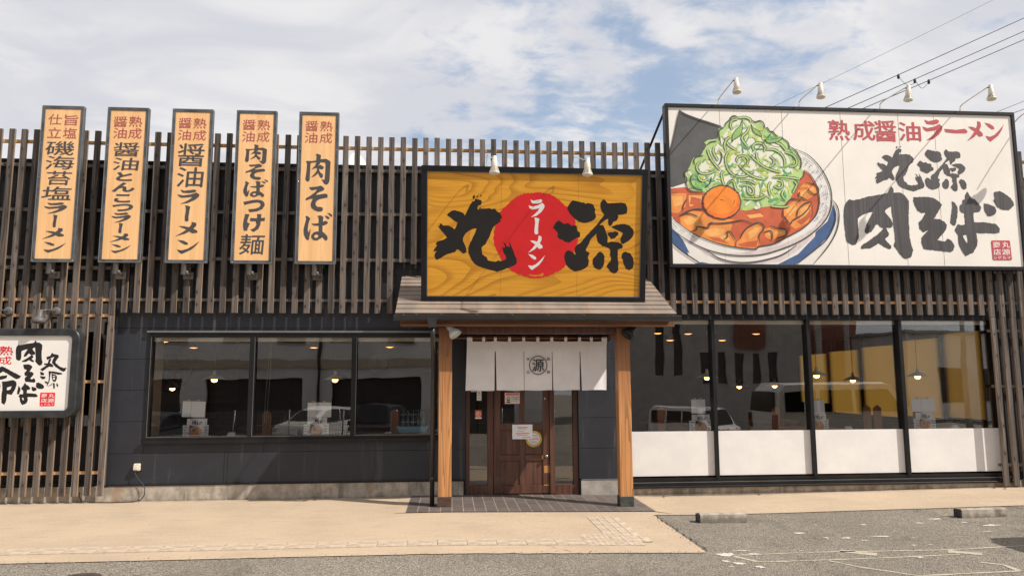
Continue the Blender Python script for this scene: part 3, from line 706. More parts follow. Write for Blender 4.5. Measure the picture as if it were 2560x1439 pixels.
# ------------------------------------------------------------------ door curtain
nr = thing('door_curtain', 'white five-panel cloth door curtain with a round emblem hung on a pole', 'curtain', (1.25, -.45, 2.28))
bm = B(); tube(bm, [(.02, -.45, 2.283), (2.31, -.45, 2.283)], .013, 10); link('pole', bm, 'post_wood', nr)
edges = [(.238, .218, .640, .634), (.652, .660, 1.058, 1.064), (1.066, 1.070, 1.474, 1.472), (1.480, 1.486, 1.885, 1.880), (1.892, 1.902, 2.288, 2.270)]
sp = .045
for i, (a, a2, b, b2) in enumerate(edges):
    bm = B(); NX, NZ = 22, 26; grid = []; ph = random.uniform(0, 6)
    for j in range(NZ+1):
        t = j/NZ; row = []
        z = 2.238-(2.238-1.528)*t
        e = max(0, (t-.22)/.78)
        L_ = a+(a2-a)*t + (.0 if i == 0 else .006*e*(i != 2)); R_ = b+(b2-b)*t
        if e == 0 and i < 4: R_ = edges[i+1][0]
        if e == 0 and i > 0: L_ = edges[i][0]
        for k in range(NX+1):
            s = k/NX; xx = L_+(R_-L_)*s
            yy = -.45+.003*math.sin(s*14+ph)*(.3+t)+.010*math.sin(s*5.2+ph*2+t*2.2)*t-.006*t*math.sin(t*3+i)
            row.append(bm.verts.new((xx, yy, z+.006*math.sin(s*math.pi)*(-1 if j == 0 else 0)+(.004*math.sin(s*6+i) if j == NZ else 0))))
        grid.append(row)
    for j in range(NZ):
        for k in range(NX): f = bm.faces.new((grid[j][k], grid[j+1][k], grid[j+1][k+1], grid[j][k+1])); f.smooth = True
    link('cloth_panel', bm, 'cloth', nr)
hem = B()
for i, (a, a2, b, b2) in enumerate(edges): box(hem, a2+.006, b2-.006, -.4585, -.4565, 1.531, 1.537)
link('hem', hem, 'cloth', nr)
for x, w in ((.275, .078), (.478, .042), (.648, .042), (.855, .042), (1.062, .042), (1.268, .042), (1.474, .042), (1.68, .042), (1.885, .042), (2.06, .042), (2.252, .078)):
    bm = B(); L_ = []
    for (y, z) in [(-.4565, 2.198), (-.4565, 2.25), (-.466, 2.283), (-.458, 2.299), (-.448, 2.301), (-.437, 2.295), (-.434, 2.283), (-.443, 2.25), (-.443, 2.20)]: L_.append((bm.verts.new((x-w/2, y, z)), bm.verts.new((x+w/2, y, z))))
    for p, q in zip(L_, L_[1:]): bm.faces.new((p[0], p[1], q[1], q[0]))
    link('loop', bm, 'cloth', nr)

# ------------------------------------------------------------------ lettering and artwork
def cur(s): return [tuple(float(q) for q in p.split(',')) for p in s.split()]
def homog(src, dst):
    A = []; b = []
    for (x, y), (u, v) in zip(src, dst):
        A += [[x, y, 1, 0, 0, 0, -u*x, -u*y], [0, 0, 0, x, y, 1, -v*x, -v*y]]; b += [u, v]
    h = np.linalg.solve(np.array(A, float), np.array(b, float)); return np.append(h, 1).reshape(3, 3)
class Face:
    """a flat printed face: measured corners of the face in the photograph give its own metres (u right, v up)"""
    def __init__(s, O, U, V, w, h, quad, off=.0015):
        s.O, s.U, s.V = Vector(O), Vector(U).normalized(), Vector(V).normalized(); s.N = s.U.cross(s.V).normalized(); s.w, s.h = w, h
        s.H = homog(quad, [(0, h), (w, h), (w, 0), (0, 0)]) if quad else None; s.off = off; s.k = 0; s.bm = {}
    def uv(s, p, tr=(0, 0, 1)):
        q = s.H @ np.array([tr[0]+p[0]/tr[2], tr[1]+p[1]/tr[2], 1]); return (q[0]/q[2], q[1]/q[2])
    def P(s, uv): return s.O+s.U*uv[0]+s.V*uv[1]+s.N*(s.off+s.k*.00003)
    def B(s, m): return s.bm.setdefault(m, B())
    def clip(s, uv): return (min(max(uv[0], .0), s.w), min(max(uv[1], .0), s.h))
    def poly(s, loops, m, clip=False):
        """loops in local metres, first is the outline, the rest holes"""
        s.k += 1; bm = s.B(m); L = [[Vector((a, b, 0)) for a, b in l] for l in loops]
        if clip: L = [[Vector((*s.clip(v[:2]), 0)) for v in l] for l in L]
        flat = [v for l in L for v in l]; vs = [bm.verts.new(s.P((v.x, v.y))) for v in flat]
        for t in tessellate_polygon(L):
            try: bm.faces.new([vs[i] for i in t])
            except ValueError: pass
    def tpoly(s, txt, tr, m, rough=0, holes=(), clip=False):
        L = []
        for j, q in enumerate((txt,)+tuple(holes)):
            pts = [s.uv(p, tr) for p in (cur(q) if isinstance(q, str) else q)]
            if rough: pts = ragged(pts, rough)
            L.append(pts)
        s.poly(L, m, clip)
    def stroke(s, pts, w, m, tr=None, smooth=True, taper=.25, clip=False):
        if tr is not None: pts = [s.uv(p, tr) for p in (cur(pts) if isinstance(pts, str) else pts)]
        if smooth and len(pts) > 2: pts = catmull(pts, 5)
        s.k += 1; bm = s.B(m); L = []; n = len(pts)
        for i, p in enumerate(pts):
            a = pts[max(i-1, 0)]; b = pts[min(i+1, n-1)]; d = Vector((b[0]-a[0], b[1]-a[1]))
            if d.length < 1e-9: d = Vector((1, 0))
            d.normalize(); t = i/(n-1); k = w/2*min(1, taper+(1-taper)*min(t, 1-t)*6)
            q1 = (p[0]-d.y*k, p[1]+d.x*k); q2 = (p[0]+d.y*k, p[1]-d.x*k)
            if clip: q1, q2 = s.clip(q1), s.clip(q2)
            L.append((bm.verts.new(s.P(q1)), bm.verts.new(s.P(q2))))
        for p, q in zip(L, L[1:]): bm.faces.new((p[0], p[1], q[1], q[0]))
    def glyph(s, ch, cx, cy, w, h, m, bold=.02, shear=0.):
        """a printed character centred at (cx, cy), w x h metres"""
        dense = ord(ch) > 0x3400 and bold > .012; sh = bold*.55 if dense else 0
        for dx, dy in ([(0, 0), (sh, 0), (-sh, 0), (0, sh*.8), (0, -sh*.8)] if dense else [(0, 0)]):
            s.glyph1(ch, cx+dx*w, cy+dy*h, w*(1-2*sh), h*(1-1.6*sh), m, .0 if dense else bold, shear)
    def glyph1(s, ch, cx, cy, w, h, m, bold, shear):
        s.k += 1; bm = s.B(m); V_, F_ = glyph_mesh(ch, bold)
        x0, x1 = V_[:, 0].min(), V_[:, 0].max(); y0, y1 = V_[:, 1].min(), V_[:, 1].max()
        vs = []
        for x, y in V_:
            a = (x-x0)/(x1-x0)-.5; b = (y-y0)/(y1-y0)-.5; vs.append(bm.verts.new(s.P((cx+a*w+shear*b*w, cy+b*h))))
        for f in F_:
            try: bm.faces.new([vs[i] for i in f])
            except ValueError: pass
    def brush(s, name, cx, cy, w, h, m, rough=0):
        parts, bb = BRUSH[name]; kx, ky = w/(bb[1]-bb[0]), h/(bb[3]-bb[2]); mx, my = (bb[0]+bb[1])/2, (bb[2]+bb[3])/2
        for loops in parts:
            s.poly([ragged([(cx+(x-mx)*kx, cy-(y-my)*ky) for x, y in l], rough) if rough else [(cx+(x-mx)*kx, cy-(y-my)*ky) for x, y in l] for l in loops], m)
    def finish(s, parent, names=None):
        for m, bm in s.bm.items():
            for f in bm.faces: 
                f.normal_update()
                if f.normal.dot(s.N) < 0: f.normal_flip()
            link((names or {}).get(m, 'lettering'), bm, m, parent, recalc=False)
        s.bm = {}
def catmull(P, n):
    out = []
    for i in range(len(P)-1):
        p0, p1, p2, p3 = P[max(i-1, 0)], P[i], P[i+1], P[min(i+2, len(P)-1)]
        for k in range(n):
            t = k/n; out.append(tuple(.5*((2*b)+(-a+c)*t+(2*a-5*b+4*c-d)*t*t+(-a+3*b-3*c+d)*t**3) for a, b, c, d in zip(p0, p1, p2, p3)))
    out.append(P[-1]); return out
def ragged(pts, amp):
    out = []
    for i, p in enumerate(pts):
        q = pts[(i+1) % len(pts)]; L = math.dist(p, q); n = max(1, int(L/(amp*3.2)))
        for k in range(n):
            t = k/n; j = amp if k else amp*.3
            out.append((p[0]+(q[0]-p[0])*t+random.uniform(-j, j)*.6, p[1]+(q[1]-p[1])*t+random.uniform(-j, j)*.6))
    return out
GC = {}
def glyph_mesh(ch, bold):
    k = (ch, bold)
    if k not in GC:
        cu = bpy.data.curves.new('glyph', 'FONT'); cu.body = ch; cu.offset = bold; cu.resolution_u = 3
        o = bpy.data.objects.new('glyph', cu); COL.objects.link(o); bpy.context.view_layer.update()
        ev = o.evaluated_get(bpy.context.evaluated_depsgraph_get()); me = ev.to_mesh()
        GC[k] = (np.array([v.co[:2] for v in me.vertices]), [tuple(p.vertices) for p in me.polygons])
        ev.to_mesh_clear(); bpy.data.objects.remove(o); bpy.data.curves.remove(cu)
    return GC[k]
BRUSH = {}
def brushdef(name, *parts):
    L = [[cur(q) for q in (p if isinstance(p, tuple) else (p,))] for p in parts]; a = [v for l in L for q in l for v in q]
    BRUSH[name] = (L, (min(v[0] for v in a), max(v[0] for v in a), min(v[1] for v in a), max(v[1] for v in a)))
brushdef('niku', '160,172 180,165 230,168 294,158 294,180 225,190 218,210 215,400 205,420 188,427 170,415 160,395 172,300 176,200',
 '294,156 343,142 415,136 468,165 470,180 464,400 458,430 440,455 415,460 395,445 375,415 360,393 385,400 402,397 408,300 408,200 400,182 343,182 294,184',
 '280,78 300,74 345,88 348,100 342,150 338,200 315,225 345,212 385,235 388,250 375,268 355,270 330,258 332,285 350,312 378,330 380,360 370,378 350,375 330,345 318,318 290,345 260,362 230,375 255,345 285,310 300,285 303,262 285,252 235,275 255,245 280,220 290,186 292,95')
brushdef('so', '205,495 250,490 300,485 345,472 370,480 398,510 385,530 350,545 310,565 290,590 350,580 400,570 430,575 440,600 435,620 390,628 340,640 305,660 290,685 290,710 310,735 350,735 380,745 385,770 370,790 330,795 280,780 240,750 228,705 240,670 255,635 215,640 180,657 163,650 170,630 215,605 255,575 285,550 305,520 275,525 235,532 215,515')
BA = ('155,855 180,852 218,885 205,910 192,960 188,1020 200,1060 215,1020 225,1012 218,1070 205,1140 190,1150 165,1130 140,1080 135,1020 150,950 165,890',
 ('232,945 280,945 322,938 323,900 318,870 305,850 345,843 380,860 378,900 375,922 400,910 430,915 440,935 425,950 390,965 372,968 373,1040 400,1060 435,1095 442,1125 430,1150 405,1145 375,1110 350,1125 310,1150 265,1148 235,1120 235,1085 265,1050 305,1040 325,1040 325,972 265,968 245,960', '270,1098 290,1075 318,1080 325,1100 305,1118 278,1115'),
 '392,848 430,850 460,870 455,885 435,888 415,870', '430,815 460,815 490,835 490,855 475,858 455,840')
brushdef('ba', *BA)
RA = ('1033,428 1060,440 1100,430 1122,424 1140,435 1130,455 1090,465 1050,462 1040,448', '1015,480 1050,492 1100,480 1140,458 1160,480 1155,505 1130,540 1085,575 1035,587 1070,560 1100,530 1115,505 1085,512 1045,518 1025,505')
ST = ('1065,590 1085,592 1112,600 1105,640 1100,700 1102,735 1085,742 1070,735 1068,700 1075,640 1072,605',)
ME = ('1105,752 1130,760 1132,790 1115,822 1140,845 1140,865 1110,872 1092,852 1070,875 1010,908 1050,865 1076,832 1050,815 1028,797 1060,797 1090,808 1102,785',)
NN = ('1010,918 1050,925 1080,945 1085,965 1065,968 1040,950', '1163,928 1140,975 1110,1015 1045,1062 1025,1045 1010,1018 1045,1025 1080,1010 1120,975')
brushdef('ra', *RA); brushdef('bar', *ST); brushdef('me', *ME); brushdef('n', *NN)
brushdef('hbar', '965,262 1060,268 1130,258 1152,278 1140,292 1050,294 975,288')
MARU = ('845,112 890,120 945,135 948,180 930,215 900,218 885,235 875,265 888,292 905,280 925,240 935,285 950,268 1015,270 1070,262 1120,280 1165,270 1200,315 1250,345 1268,385 1280,405 1278,435 1250,440 1258,485 1220,510 1175,540 1130,585 1105,640 1080,720 1040,790 1010,855 945,905 948,950 960,1020 1000,1050 1035,1070 1045,1115 1110,1130 1180,1140 1220,1115 1240,1135 1320,1115 1350,1085 1335,1040 1300,990 1285,925 1290,895 1310,920 1330,890 1290,800 1345,855 1365,900 1380,885 1415,900 1385,800 1430,870 1465,950 1485,1030 1520,1090 1525,1150 1500,1190 1400,1235 1300,1270 1200,1305 1110,1280 990,1245 900,1215 830,1170 780,1110 755,1050 725,990 730,920 745,860 790,770 830,690 850,640 862,595 820,595 750,625 690,670 640,750 640,800 670,860 695,930 700,990 680,990 655,1010 620,990 590,960 545,935 510,980 440,1000 370,1020 300,1060 210,1112 190,1085 172,1030 190,985 220,965 170,965 148,985 170,930 210,880 215,865 190,850 220,805 300,785 380,745 340,690 270,610 225,555 240,550 262,565 255,520 285,512 310,545 400,545 450,570 505,615 530,560 555,500 500,470 440,420 380,375 400,345 450,308 520,298 590,320 655,350 665,385 700,330 740,240 795,150 830,150',
 '800,75 825,42 838,60 838,90 815,120', '860,72 880,62 898,72 880,86', '918,60 935,44 952,55 935,76')
GEN = ('475,135 540,150 620,175 655,170 690,198 715,180 770,190 820,220 830,260 848,290 835,330 850,380 860,410 830,450 780,480 700,505 640,505 570,480 500,430 440,370 400,310 385,270 420,200',
 '250,465 280,485 330,525 370,512 405,510 445,548 500,545 540,555 545,600 555,650 590,655 598,700 590,740 540,750 490,780 440,820 410,832 350,815 290,780 255,770 220,720 235,700 215,650 180,610 150,590 170,545 210,490',
 '970,122 1000,130 1025,160 1045,185 1150,185 1250,175 1320,185 1345,200 1365,250 1368,300 1360,355 1300,370 1215,375 1222,420 1195,470 1140,490 1110,545 1080,562 1060,530 1055,435 1000,465 950,505 915,545 975,545 1000,600 1030,680 1050,750 1045,830 1120,812 1200,820 1270,850 1295,890 1285,920 1240,935 1212,945 1210,1000 1215,1110 1222,1160 1220,1280 1190,1320 1145,1332 1100,1310 1060,1260 1025,1215 1060,1160 1095,1130 1105,1080 1085,1040 1090,950 1060,920 1000,890 965,890 920,850 885,820 870,750 862,680 820,720 760,790 740,850 700,920 690,965 755,1000 730,1040 720,1080 740,1130 730,1200 690,1240 620,1275 515,1300 450,1270 400,1230 365,1190 345,1120 335,1060 350,1000 385,958 420,955 470,985 525,1028 505,970 515,900 550,860 600,835 680,740 780,630 870,540 930,450 995,375 950,320 928,250 930,180',
 '1100,570 1200,535 1320,525 1400,550 1450,600 1480,660 1455,730 1400,790 1350,820 1290,855 1265,830 1255,760 1300,680 1250,645 1150,600',
 '1045,670 1110,660 1180,642 1222,665 1215,710 1150,760 1095,775 1090,745 1055,710', '895,985 930,975 965,1000 995,1060 990,1130 975,1210 940,1260 890,1270 830,1240 800,1180 805,1090 850,1050',
 '1330,978 1410,1000 1455,1070 1475,1150 1460,1240 1400,1280 1350,1260 1310,1190 1290,1100 1270,1075 1290,1000')
brushdef('maru', *MARU); brushdef('gen', *GEN)
BNIKU = '180,315 225,330 300,315 420,280 530,262 640,245 690,232 720,180 752,140 780,185 778,228 880,228 930,262 988,345 985,420 980,600 990,800 1010,920 1038,1005 1010,1100 945,1128 900,1110 840,1040 775,942 790,900 792,820 775,700 772,640 755,520 745,412 700,435 655,475 690,530 740,585 768,650 755,690 720,705 670,705 690,745 712,785 700,820 655,855 690,900 742,945 738,985 710,992 650,965 570,912 460,980 330,985 335,945 440,875 560,790 640,712 590,690 553,652 520,680 470,760 445,765 425,785 385,770 380,740 410,650 450,570 500,490 430,495 340,535 288,575 295,680 302,830 265,925 210,935 140,895 125,840 115,740 100,600 98,470 110,400 140,350'
BSO = '1045,290 1150,285 1250,285 1330,305 1400,350 1435,390 1410,440 1370,510 1320,585 1400,585 1465,620 1502,665 1495,710 1450,780 1368,872 1420,885 1470,890 1505,850 1555,875 1585,920 1600,965 1585,1010 1548,1035 1400,1020 1185,995 1155,925 1150,840 1200,785 1250,735 1215,750 1180,768 1125,720 1115,630 1160,590 1212,498 1170,505 1100,475 1060,390 1045,340'
BBA = ('1570,345 1600,355 1645,420 1650,500 1630,620 1610,675 1580,672 1545,640 1560,520 1575,420', ('1782,212 1800,240 1835,300 1880,315 1940,380 1972,440 1950,485 1865,505 1870,630 2000,630 2165,655 2190,680 2222,720 2215,775 2150,785 1895,780 1915,870 1905,960 1860,1040 1750,1090 1700,1020 1660,930 1645,800 1605,745 1625,700 1650,655 1690,670 1750,660 1735,505 1700,500 1675,460 1680,400 1715,375 1718,325 1750,320 1752,265', '1715,812 1765,800 1780,860 1775,922 1740,870'),
 '2005,375 2060,380 2115,405 2160,425 2178,475 2160,520 2090,552 2050,545 2025,500 2010,450', '2145,225 2220,205 2290,240 2370,300 2405,350 2418,400 2345,470 2250,460 2190,430 2135,330 2155,320')
brushdef('bniku', BNIKU); brushdef('bso', BSO); brushdef('bba', *BBA)

def frame_boxes(bm, x0, x1, z0, z1, t, y0, y1):
    box(bm, x0, x1, y0, y1, z1-t, z1); box(bm, x0, x1, y0, y1, z0, z0+t); box(bm, x0, x0+t, y0+.0005, y1, z0+t, z1-t); box(bm, x1-t, x1, y0+.0005, y1, z0+t, z1-t)

# --- five menu boards
MB = [(-5.936, [(107.1, 263), (211, 266.9), (185.5, 655.1), (77.7, 653.8)], 3.127, (0, 240), 'first orange menu board from the left, reading 磯海苔塩ラーメン',
  '仕 430 180 旨 557 187 立 425 283 塩 545 288', [('磯', 468, 405, 220, 110), ('海', 468, 518, 220, 105), ('苔', 460, 638, 190, 110), ('塩', 443, 757, 225, 105), ('ra', 435, 873, 175, 90), ('bar', 430, 975, 34, 100), ('me', 415, 1073, 165, 90), ('n', 428, 1182, 165, 85)]),
 (-5.021, [(270.5, 267.5), (373.5, 271), (351.8, 656), (246.2, 654.8)], 3.127, (0, 240), 'second orange menu board from the left, reading 醤油とんこつラーメン',
  '醤 940 200 熟 1060 200 油 938 290 成 1055 293', [('醤', 988, 418, 200, 110), ('油', 983, 532, 200, 100), ('と', 972, 630, 125, 70), ('ん', 968, 713, 175, 75), ('こ', 958, 800, 125, 65), ('つ', 958, 872, 165, 60), ('ra', 948, 950, 150, 80), ('bar', 943, 1032, 34, 80), ('me', 935, 1108, 150, 70), ('n', 947, 1193, 150, 70)]),
 (-4.102, [(432.4, 272), (534.4, 274.7), (516.7, 657), (412.3, 656)], 2.998, (400, 240), 'middle orange menu board, reading 醤油ラーメン',
  '醤 187 203 熟 300 205 油 183 292 成 297 295', [('醤', 232, 442, 200, 172), ('油', 225, 608, 200, 150), ('ra', 213, 755, 165, 110), ('bar', 205, 880, 40, 120), ('me', 198, 998, 165, 110), ('n', 212, 1130, 165, 105)]),
 (-3.181, [(593.5, 275.7), (692.5, 278.7), (677.5, 658.3), (575.8, 657)], 2.998, (400, 240), 'fourth orange menu board from the left, reading 肉そばつけ麺',
  '醤 668 215 熟 778 217 油 662 303 成 773 305', [('niku', 718, 435, 165, 145), ('so', 712, 567, 150, 120), ('ba', 714, 690, 185, 130), ('つ', 700, 822, 165, 95), ('け', 700, 950, 160, 135), ('麺', 685, 1110, 185, 152)]),
 (-2.27, [(749.6, 280.4), (847.6, 283), (837, 660), (736.9, 658.6)], 2.998, (400, 240), 'rightmost orange menu board with the large characters 肉そば',
  '醤 1137 227 熟 1247 229 油 1132 315 成 1243 317', [('niku', 1183, 550, 190, 230), ('so', 1172, 770, 170, 195), ('ba', 1180, 980, 215, 205)])]
for x, quad, sc, org, lab, red, blk in MB:
    t = thing('menu_board', lab, 'menu board', (x+.29, -.30, 3.37), 'tall orange menu boards on the slat screen')
    x0, x1, z0, z1 = x, x+.581, 3.373, 5.669; fr = B(); frame_boxes(fr, x0, x1, z0, z1, .043, -.321, -.255); link('frame', fr, 'grey_frame', t, bevel=.003)
    bm = B()
    for a, b, c, d in ((x0-.003, x0+.008, z0, z1), (x1-.008, x1+.003, z0, z1), (x0+.008, x1-.008, z1-.008, z1+.003), (x0+.008, x1-.008, z0-.003, z0+.008)): box(bm, a, b, -.3245, -.3215, c, d)
    link('edge_trim', bm, 'alu_trim', t)
    bm = B()
    for zz_ in (3.39, 4.05, 4.6, 5.1, 5.65):
        for xx in (x0+.02, x1-.02): lathe(bm, [(.007, 0), (.005, .003), (.001, .004)], 8, Matrix.Translation((xx, -.3215, zz_)) @ Matrix.Rotation(math.pi/2, 4, 'X'))
    link('rivets', bm, 'steel', t); nb('face', 'board_face', t, x0+.043, x1-.043, -.312, -.262, z0+.043, z1-.043)
    bm = B()
    for zz_ in (3.7, 5.2): box(bm, x0+.1, x1-.1, -.2545, -.1725, zz_, zz_+.04)
    link('bracket', bm, 'black_metal', t)
    F = Face((x0, -.3125, z0), (1, 0, 0), (0, 0, 1), .581, z1-z0, quad); mp = sc*176
    r = red.split()
    for i in range(0, 12, 3):
        c = F.uv((float(r[i+1]), float(r[i+2])), (org[0], org[1], sc)); F.glyph(r[i], c[0], c[1], .19 if sc > 3 else .185, .16, 'print_rose', .004, .04)
    for ch, cx, cy, w, h in blk:
        c = F.uv((cx, cy), (org[0], org[1], sc)); a = F.uv((cx, cy-h/2), (org[0], org[1], sc)); b = F.uv((cx, cy+h/2), (org[0], org[1], sc)); hh = a[1]-b[1]; ww = w/mp
        if ch in BRUSH: F.brush(ch, c[0], c[1], ww, hh, 'print_grey')
        else: F.glyph(ch, c[0], c[1], ww, hh, 'print_grey', .013 if ch in '磯海苔塩醤油麺' else .042, .05)
    F.finish(t)

# --- the leaning entrance sign
es = thing('entrance_sign', 'wood-grain sign with a red disc between two huge black brush characters above the door', 'sign', (1.17, -1.0, 2.75))
pb, ptp = Vector((0, -.95, 2.753)), Vector((0, -1.32, 4.592)); V_ = (ptp-pb).normalized(); hS = (ptp-pb).length; U_ = Vector((1, 0, 0)); N_ = U_.cross(V_)
xl, xr = -.412, 2.748; wS = xr-xl
Ms = Matrix((U_, V_, N_)).transposed().to_4x4(); Ms.translation = Vector((xl, pb.y, pb.z))
def lb(bm, x0, x1, y0, y1, z0, z1):   # box in sign coordinates: u, v, n
    v = box(bm, x0, x1, y0, y1, z0, z1); 
    for a in v: a.co = Ms @ a.co
tS = .078
fr = B(); lb(fr, 0, wS, hS-tS, hS, -.14, 0); lb(fr, 0, wS, 0, tS, -.14, 0); lb(fr, 0, tS, tS, hS-tS, -.14, -.0005); lb(fr, wS-tS, wS, tS, hS-tS, -.14, -.0005)
link('frame', fr, 'black_metal', es, bevel=.004)
bm = B(); lb(bm, tS, wS-tS, tS, hS-tS, -.12, -.03); link('face', bm, 'sign_wood', es)
bm = B()
for a, b, c, d in ((tS, tS+.01, tS, hS-tS), (wS-tS-.01, wS-tS, tS, hS-tS), (tS+.01, wS-tS-.01, hS-tS-.01, hS-tS), (tS+.01, wS-tS-.01, tS, tS+.01)): lb(bm, a, b, c, d, -.0295, -.012)
link('inner_trim', bm, 'alu_trim', es)
bm = B()
for u in (1.2, 2.6):
    lb(bm, u-.025, u+.025, .1, .16, -.95, -.1405); lb(bm, u-.025, u+.025, 1.5, 1.56, -1.05, -.1405)
link('bracket', bm, 'black_metal', es)
F = Face(Ms @ Vector((0, 0, -.030)), U_, V_, wS, hS, [(1053.9, 412.5), (1621, 424.5), (1611.9, 757), (1052.5, 754.5)])
T7 = (1040, 380, 3.597)
disc = []
for i in range(150):
    a = 2*math.pi*i/150; r = 1+random.uniform(-.014, .014)+(.012*math.sin(a*9)); disc.append((1079+377*math.cos(a)*r, 748+386*math.sin(a)*r))
F.tpoly(disc, T7, 'print_red')
F.tpoly('1018,1102 1035,1098 1050,1108 1075,1105 1100,1108 1125,1098 1140,1088 1152,1092 1145,1105 1150,1112 1120,1118 1095,1115 1080,1122 1050,1118 1042,1112 1022,1113', T7, 'sign_wood', .003)
for p in MARU: F.tpoly(p, (1060, 480, 6.5407), 'print_black', .006)
for p in GEN: F.tpoly(p, (1360, 480, 6.5407), 'print_black', .006)
for L_ in (RA, ST, ME, NN):
    for p in L_: F.tpoly(p, T7, 'print_white')
F.finish(es, {'print_red': 'red_disc'})
bm = B()
for u in (1.10, 2.18): lb(bm, u-.0012, u+.0012, tS+.01, hS-tS-.01, -.0302, -.0294)
link('panel_seam', bm, 'beam_wood', es)

# --- the big billboard
bb = thing('billboard', 'large white billboard with a painted bowl of noodles and brush lettering above the right windows', 'billboard', (6.2, -.35, 3.36))
x0, x1, z0, z1 = 3.302, 9.085, 3.362, 5.945; fr = B(); frame_boxes(fr, x0, x1, z0, z1, .055, -.352, -.205); link('frame', fr, 'black_metal', bb, bevel=.004)
nb('face', 'sign_white', bb, x0+.055, x1-.055, -.325, -.21, z0+.055, z1-.055)
bm = B()
for x in (3.6, 5.2, 7.1, 8.8): box(bm, x-.03, x+.03, -.2045, -.02, 3.7, 3.78); box(bm, x-.03, x+.03, -.2045, -.02, 4.6, 4.68)
tube(bm, [(3.33, -.21, 5.85), (3.1, .9, 4.96)], .02, 8); tube(bm, [(9.0, -.21, 5.85), (9.1, .9, 4.96)], .02, 8); link('brace', bm, 'black_metal', bb)
F = Face((x0, -.3262, z0), (1, 0, 0), (0, 0, 1), x1-x0, z1-z0, [(1661.6, 257.8), (2534.6, 281.5), (2565.6, 676.1), (1675, 665.9)], .001)
m0 = .062
_c = F.clip; F.clip = lambda uv: (min(max(uv[0], m0), F.w-m0), min(max(uv[1], m0), F.h-m0))
T3 = (1650, 240, 3.198); T6 = (1700, 270, 6.256); T4 = (2060, 240, 3.198); TB = (2090, 440, 5.4468)
tp_ = lambda s_, m, T=T3, r=0: F.tpoly(s_, T, m, r, clip=True)
st_ = lambda s_, w, m='ink_line', T=T3, taper=.35: F.stroke(s_, w, m, T, taper=taper, clip=True)
tp_('155,110 200,140 260,165 330,190 380,205 430,222 490,240 520,260 520,400 480,600 380,740 220,735 150,730 70,722 60,480 100,380 130,240', 'ink_nori', r=.006)
# saucer and bowl
tp_('95,1160 170,1225 260,1285 330,1330 420,1350 1220,1350 1330,1215 1400,1090 1425,980 1410,890 1370,830 1200,1000 900,1200 500,1250 200,1100 60,1040', 'ink_bowl')
tp_('1380,862 1398,930 1392,1020 1335,1130 1245,1215 1150,1290 1085,1350 940,1350 1100,1260 1235,1120 1240,1085 1335,1000 1368,910', 'ink_blue')
tp_('70,1030 110,1060 150,1095 190,1150 215,1200 243,1252 222,1240 237,1278 180,1230 130,1190 70,1140', 'ink_blue', r=.003)
tp_('285,1330 340,1320 400,1335 400,1350 285,1350', 'ink_blue')
tp_('200,1140 380,1225 480,1290 600,1325 740,1325 900,1290 1000,1250 1100,1180 1210,1100 1230,1120 1100,1230 960,1320 800,1350 520,1350 380,1270', 'ink_bowlshade')
tp_('60,730 1060,415 1180,470 1270,560 1330,660 1363,770 1360,900 1310,1000 1230,1080 1120,1153 980,1212 800,1263 600,1268 430,1240 300,1190 180,1120 60,1030', 'ink_bowl')
tp_('1150,1100 1260,1030 1330,900 1355,880 1310,1000 1230,1080 1120,1153 980,1212 800,1263 600,1268 500,1255 700,1240 950,1190', 'ink_bowlshade')
tp_('60,735 200,725 350,760 640,820 900,870 1020,850 1150,590 1200,630 1250,720 1270,830 1255,920 1220,980 1130,1060 1000,1130 900,1180 790,1200 755,1218 600,1205 420,1160 250,1082 130,1000 60,955', 'ink_soupred')
for q in ('60,770 215,775 210,870 190,900 150,930 60,925', '160,950 260,905 370,935 430,985 400,1010 385,1045 300,1040 290,1065 240,1080 170,1020', '245,1080 300,1047 400,1038 420,1018 580,1005 565,1080 600,1150 590,1203 430,1160 300,1110',
          '640,1140 700,1050 785,1010 830,1045 790,1120 795,1180 755,1215 660,1205 610,1195 610,1165', '830,1060 900,1040 940,1060 1005,1070 1000,1120 930,1130 890,1150 840,1120', '985,890 1080,830 1200,845 1210,940 1180,1010 1080,1060 1040,1030 985,990 990,940',
          '1100,750 1150,690 1240,720 1265,770 1220,800 1170,830 1110,820', '380,960 470,975 600,985 560,1000 430,1012'): tp_(q, 'ink_meat', r=.004)
for q in ('95,800 180,800 190,860 120,880', '190,985 260,940 320,960 300,1010 220,1030', '330,1075 440,1050 520,1060 500,1110 400,1115', '700,1090 760,1045 800,1050 760,1110 720,1140', '1000,900 1080,860 1090,900 1030,960', '1120,900 1180,870 1190,930 1120,985', '1120,770 1180,745 1160,800 1125,805', '850,1080 880,1070 885,1110 860,1110', '920,1075 980,1085 960,1105 920,1100', '1180,720 1230,735 1225,760 1190,750', '470,1120 540,1095 560,1150 500,1150', '690,950 800,935 830,960 720,975', '230,790 340,790 330,850 240,880'): tp_(q, 'ink_meatlight', r=.003)
for q in ('380,1120 480,1130 560,1180 430,1150', '620,1180 700,1160 780,1150 770,1205 650,1200', '1090,1000 1160,960 1200,900 1205,960 1130,1030', '990,950 1030,1000 1010,1020', '250,800 330,820 320,880 240,860'): tp_(q, 'ink_soupred', r=.003)
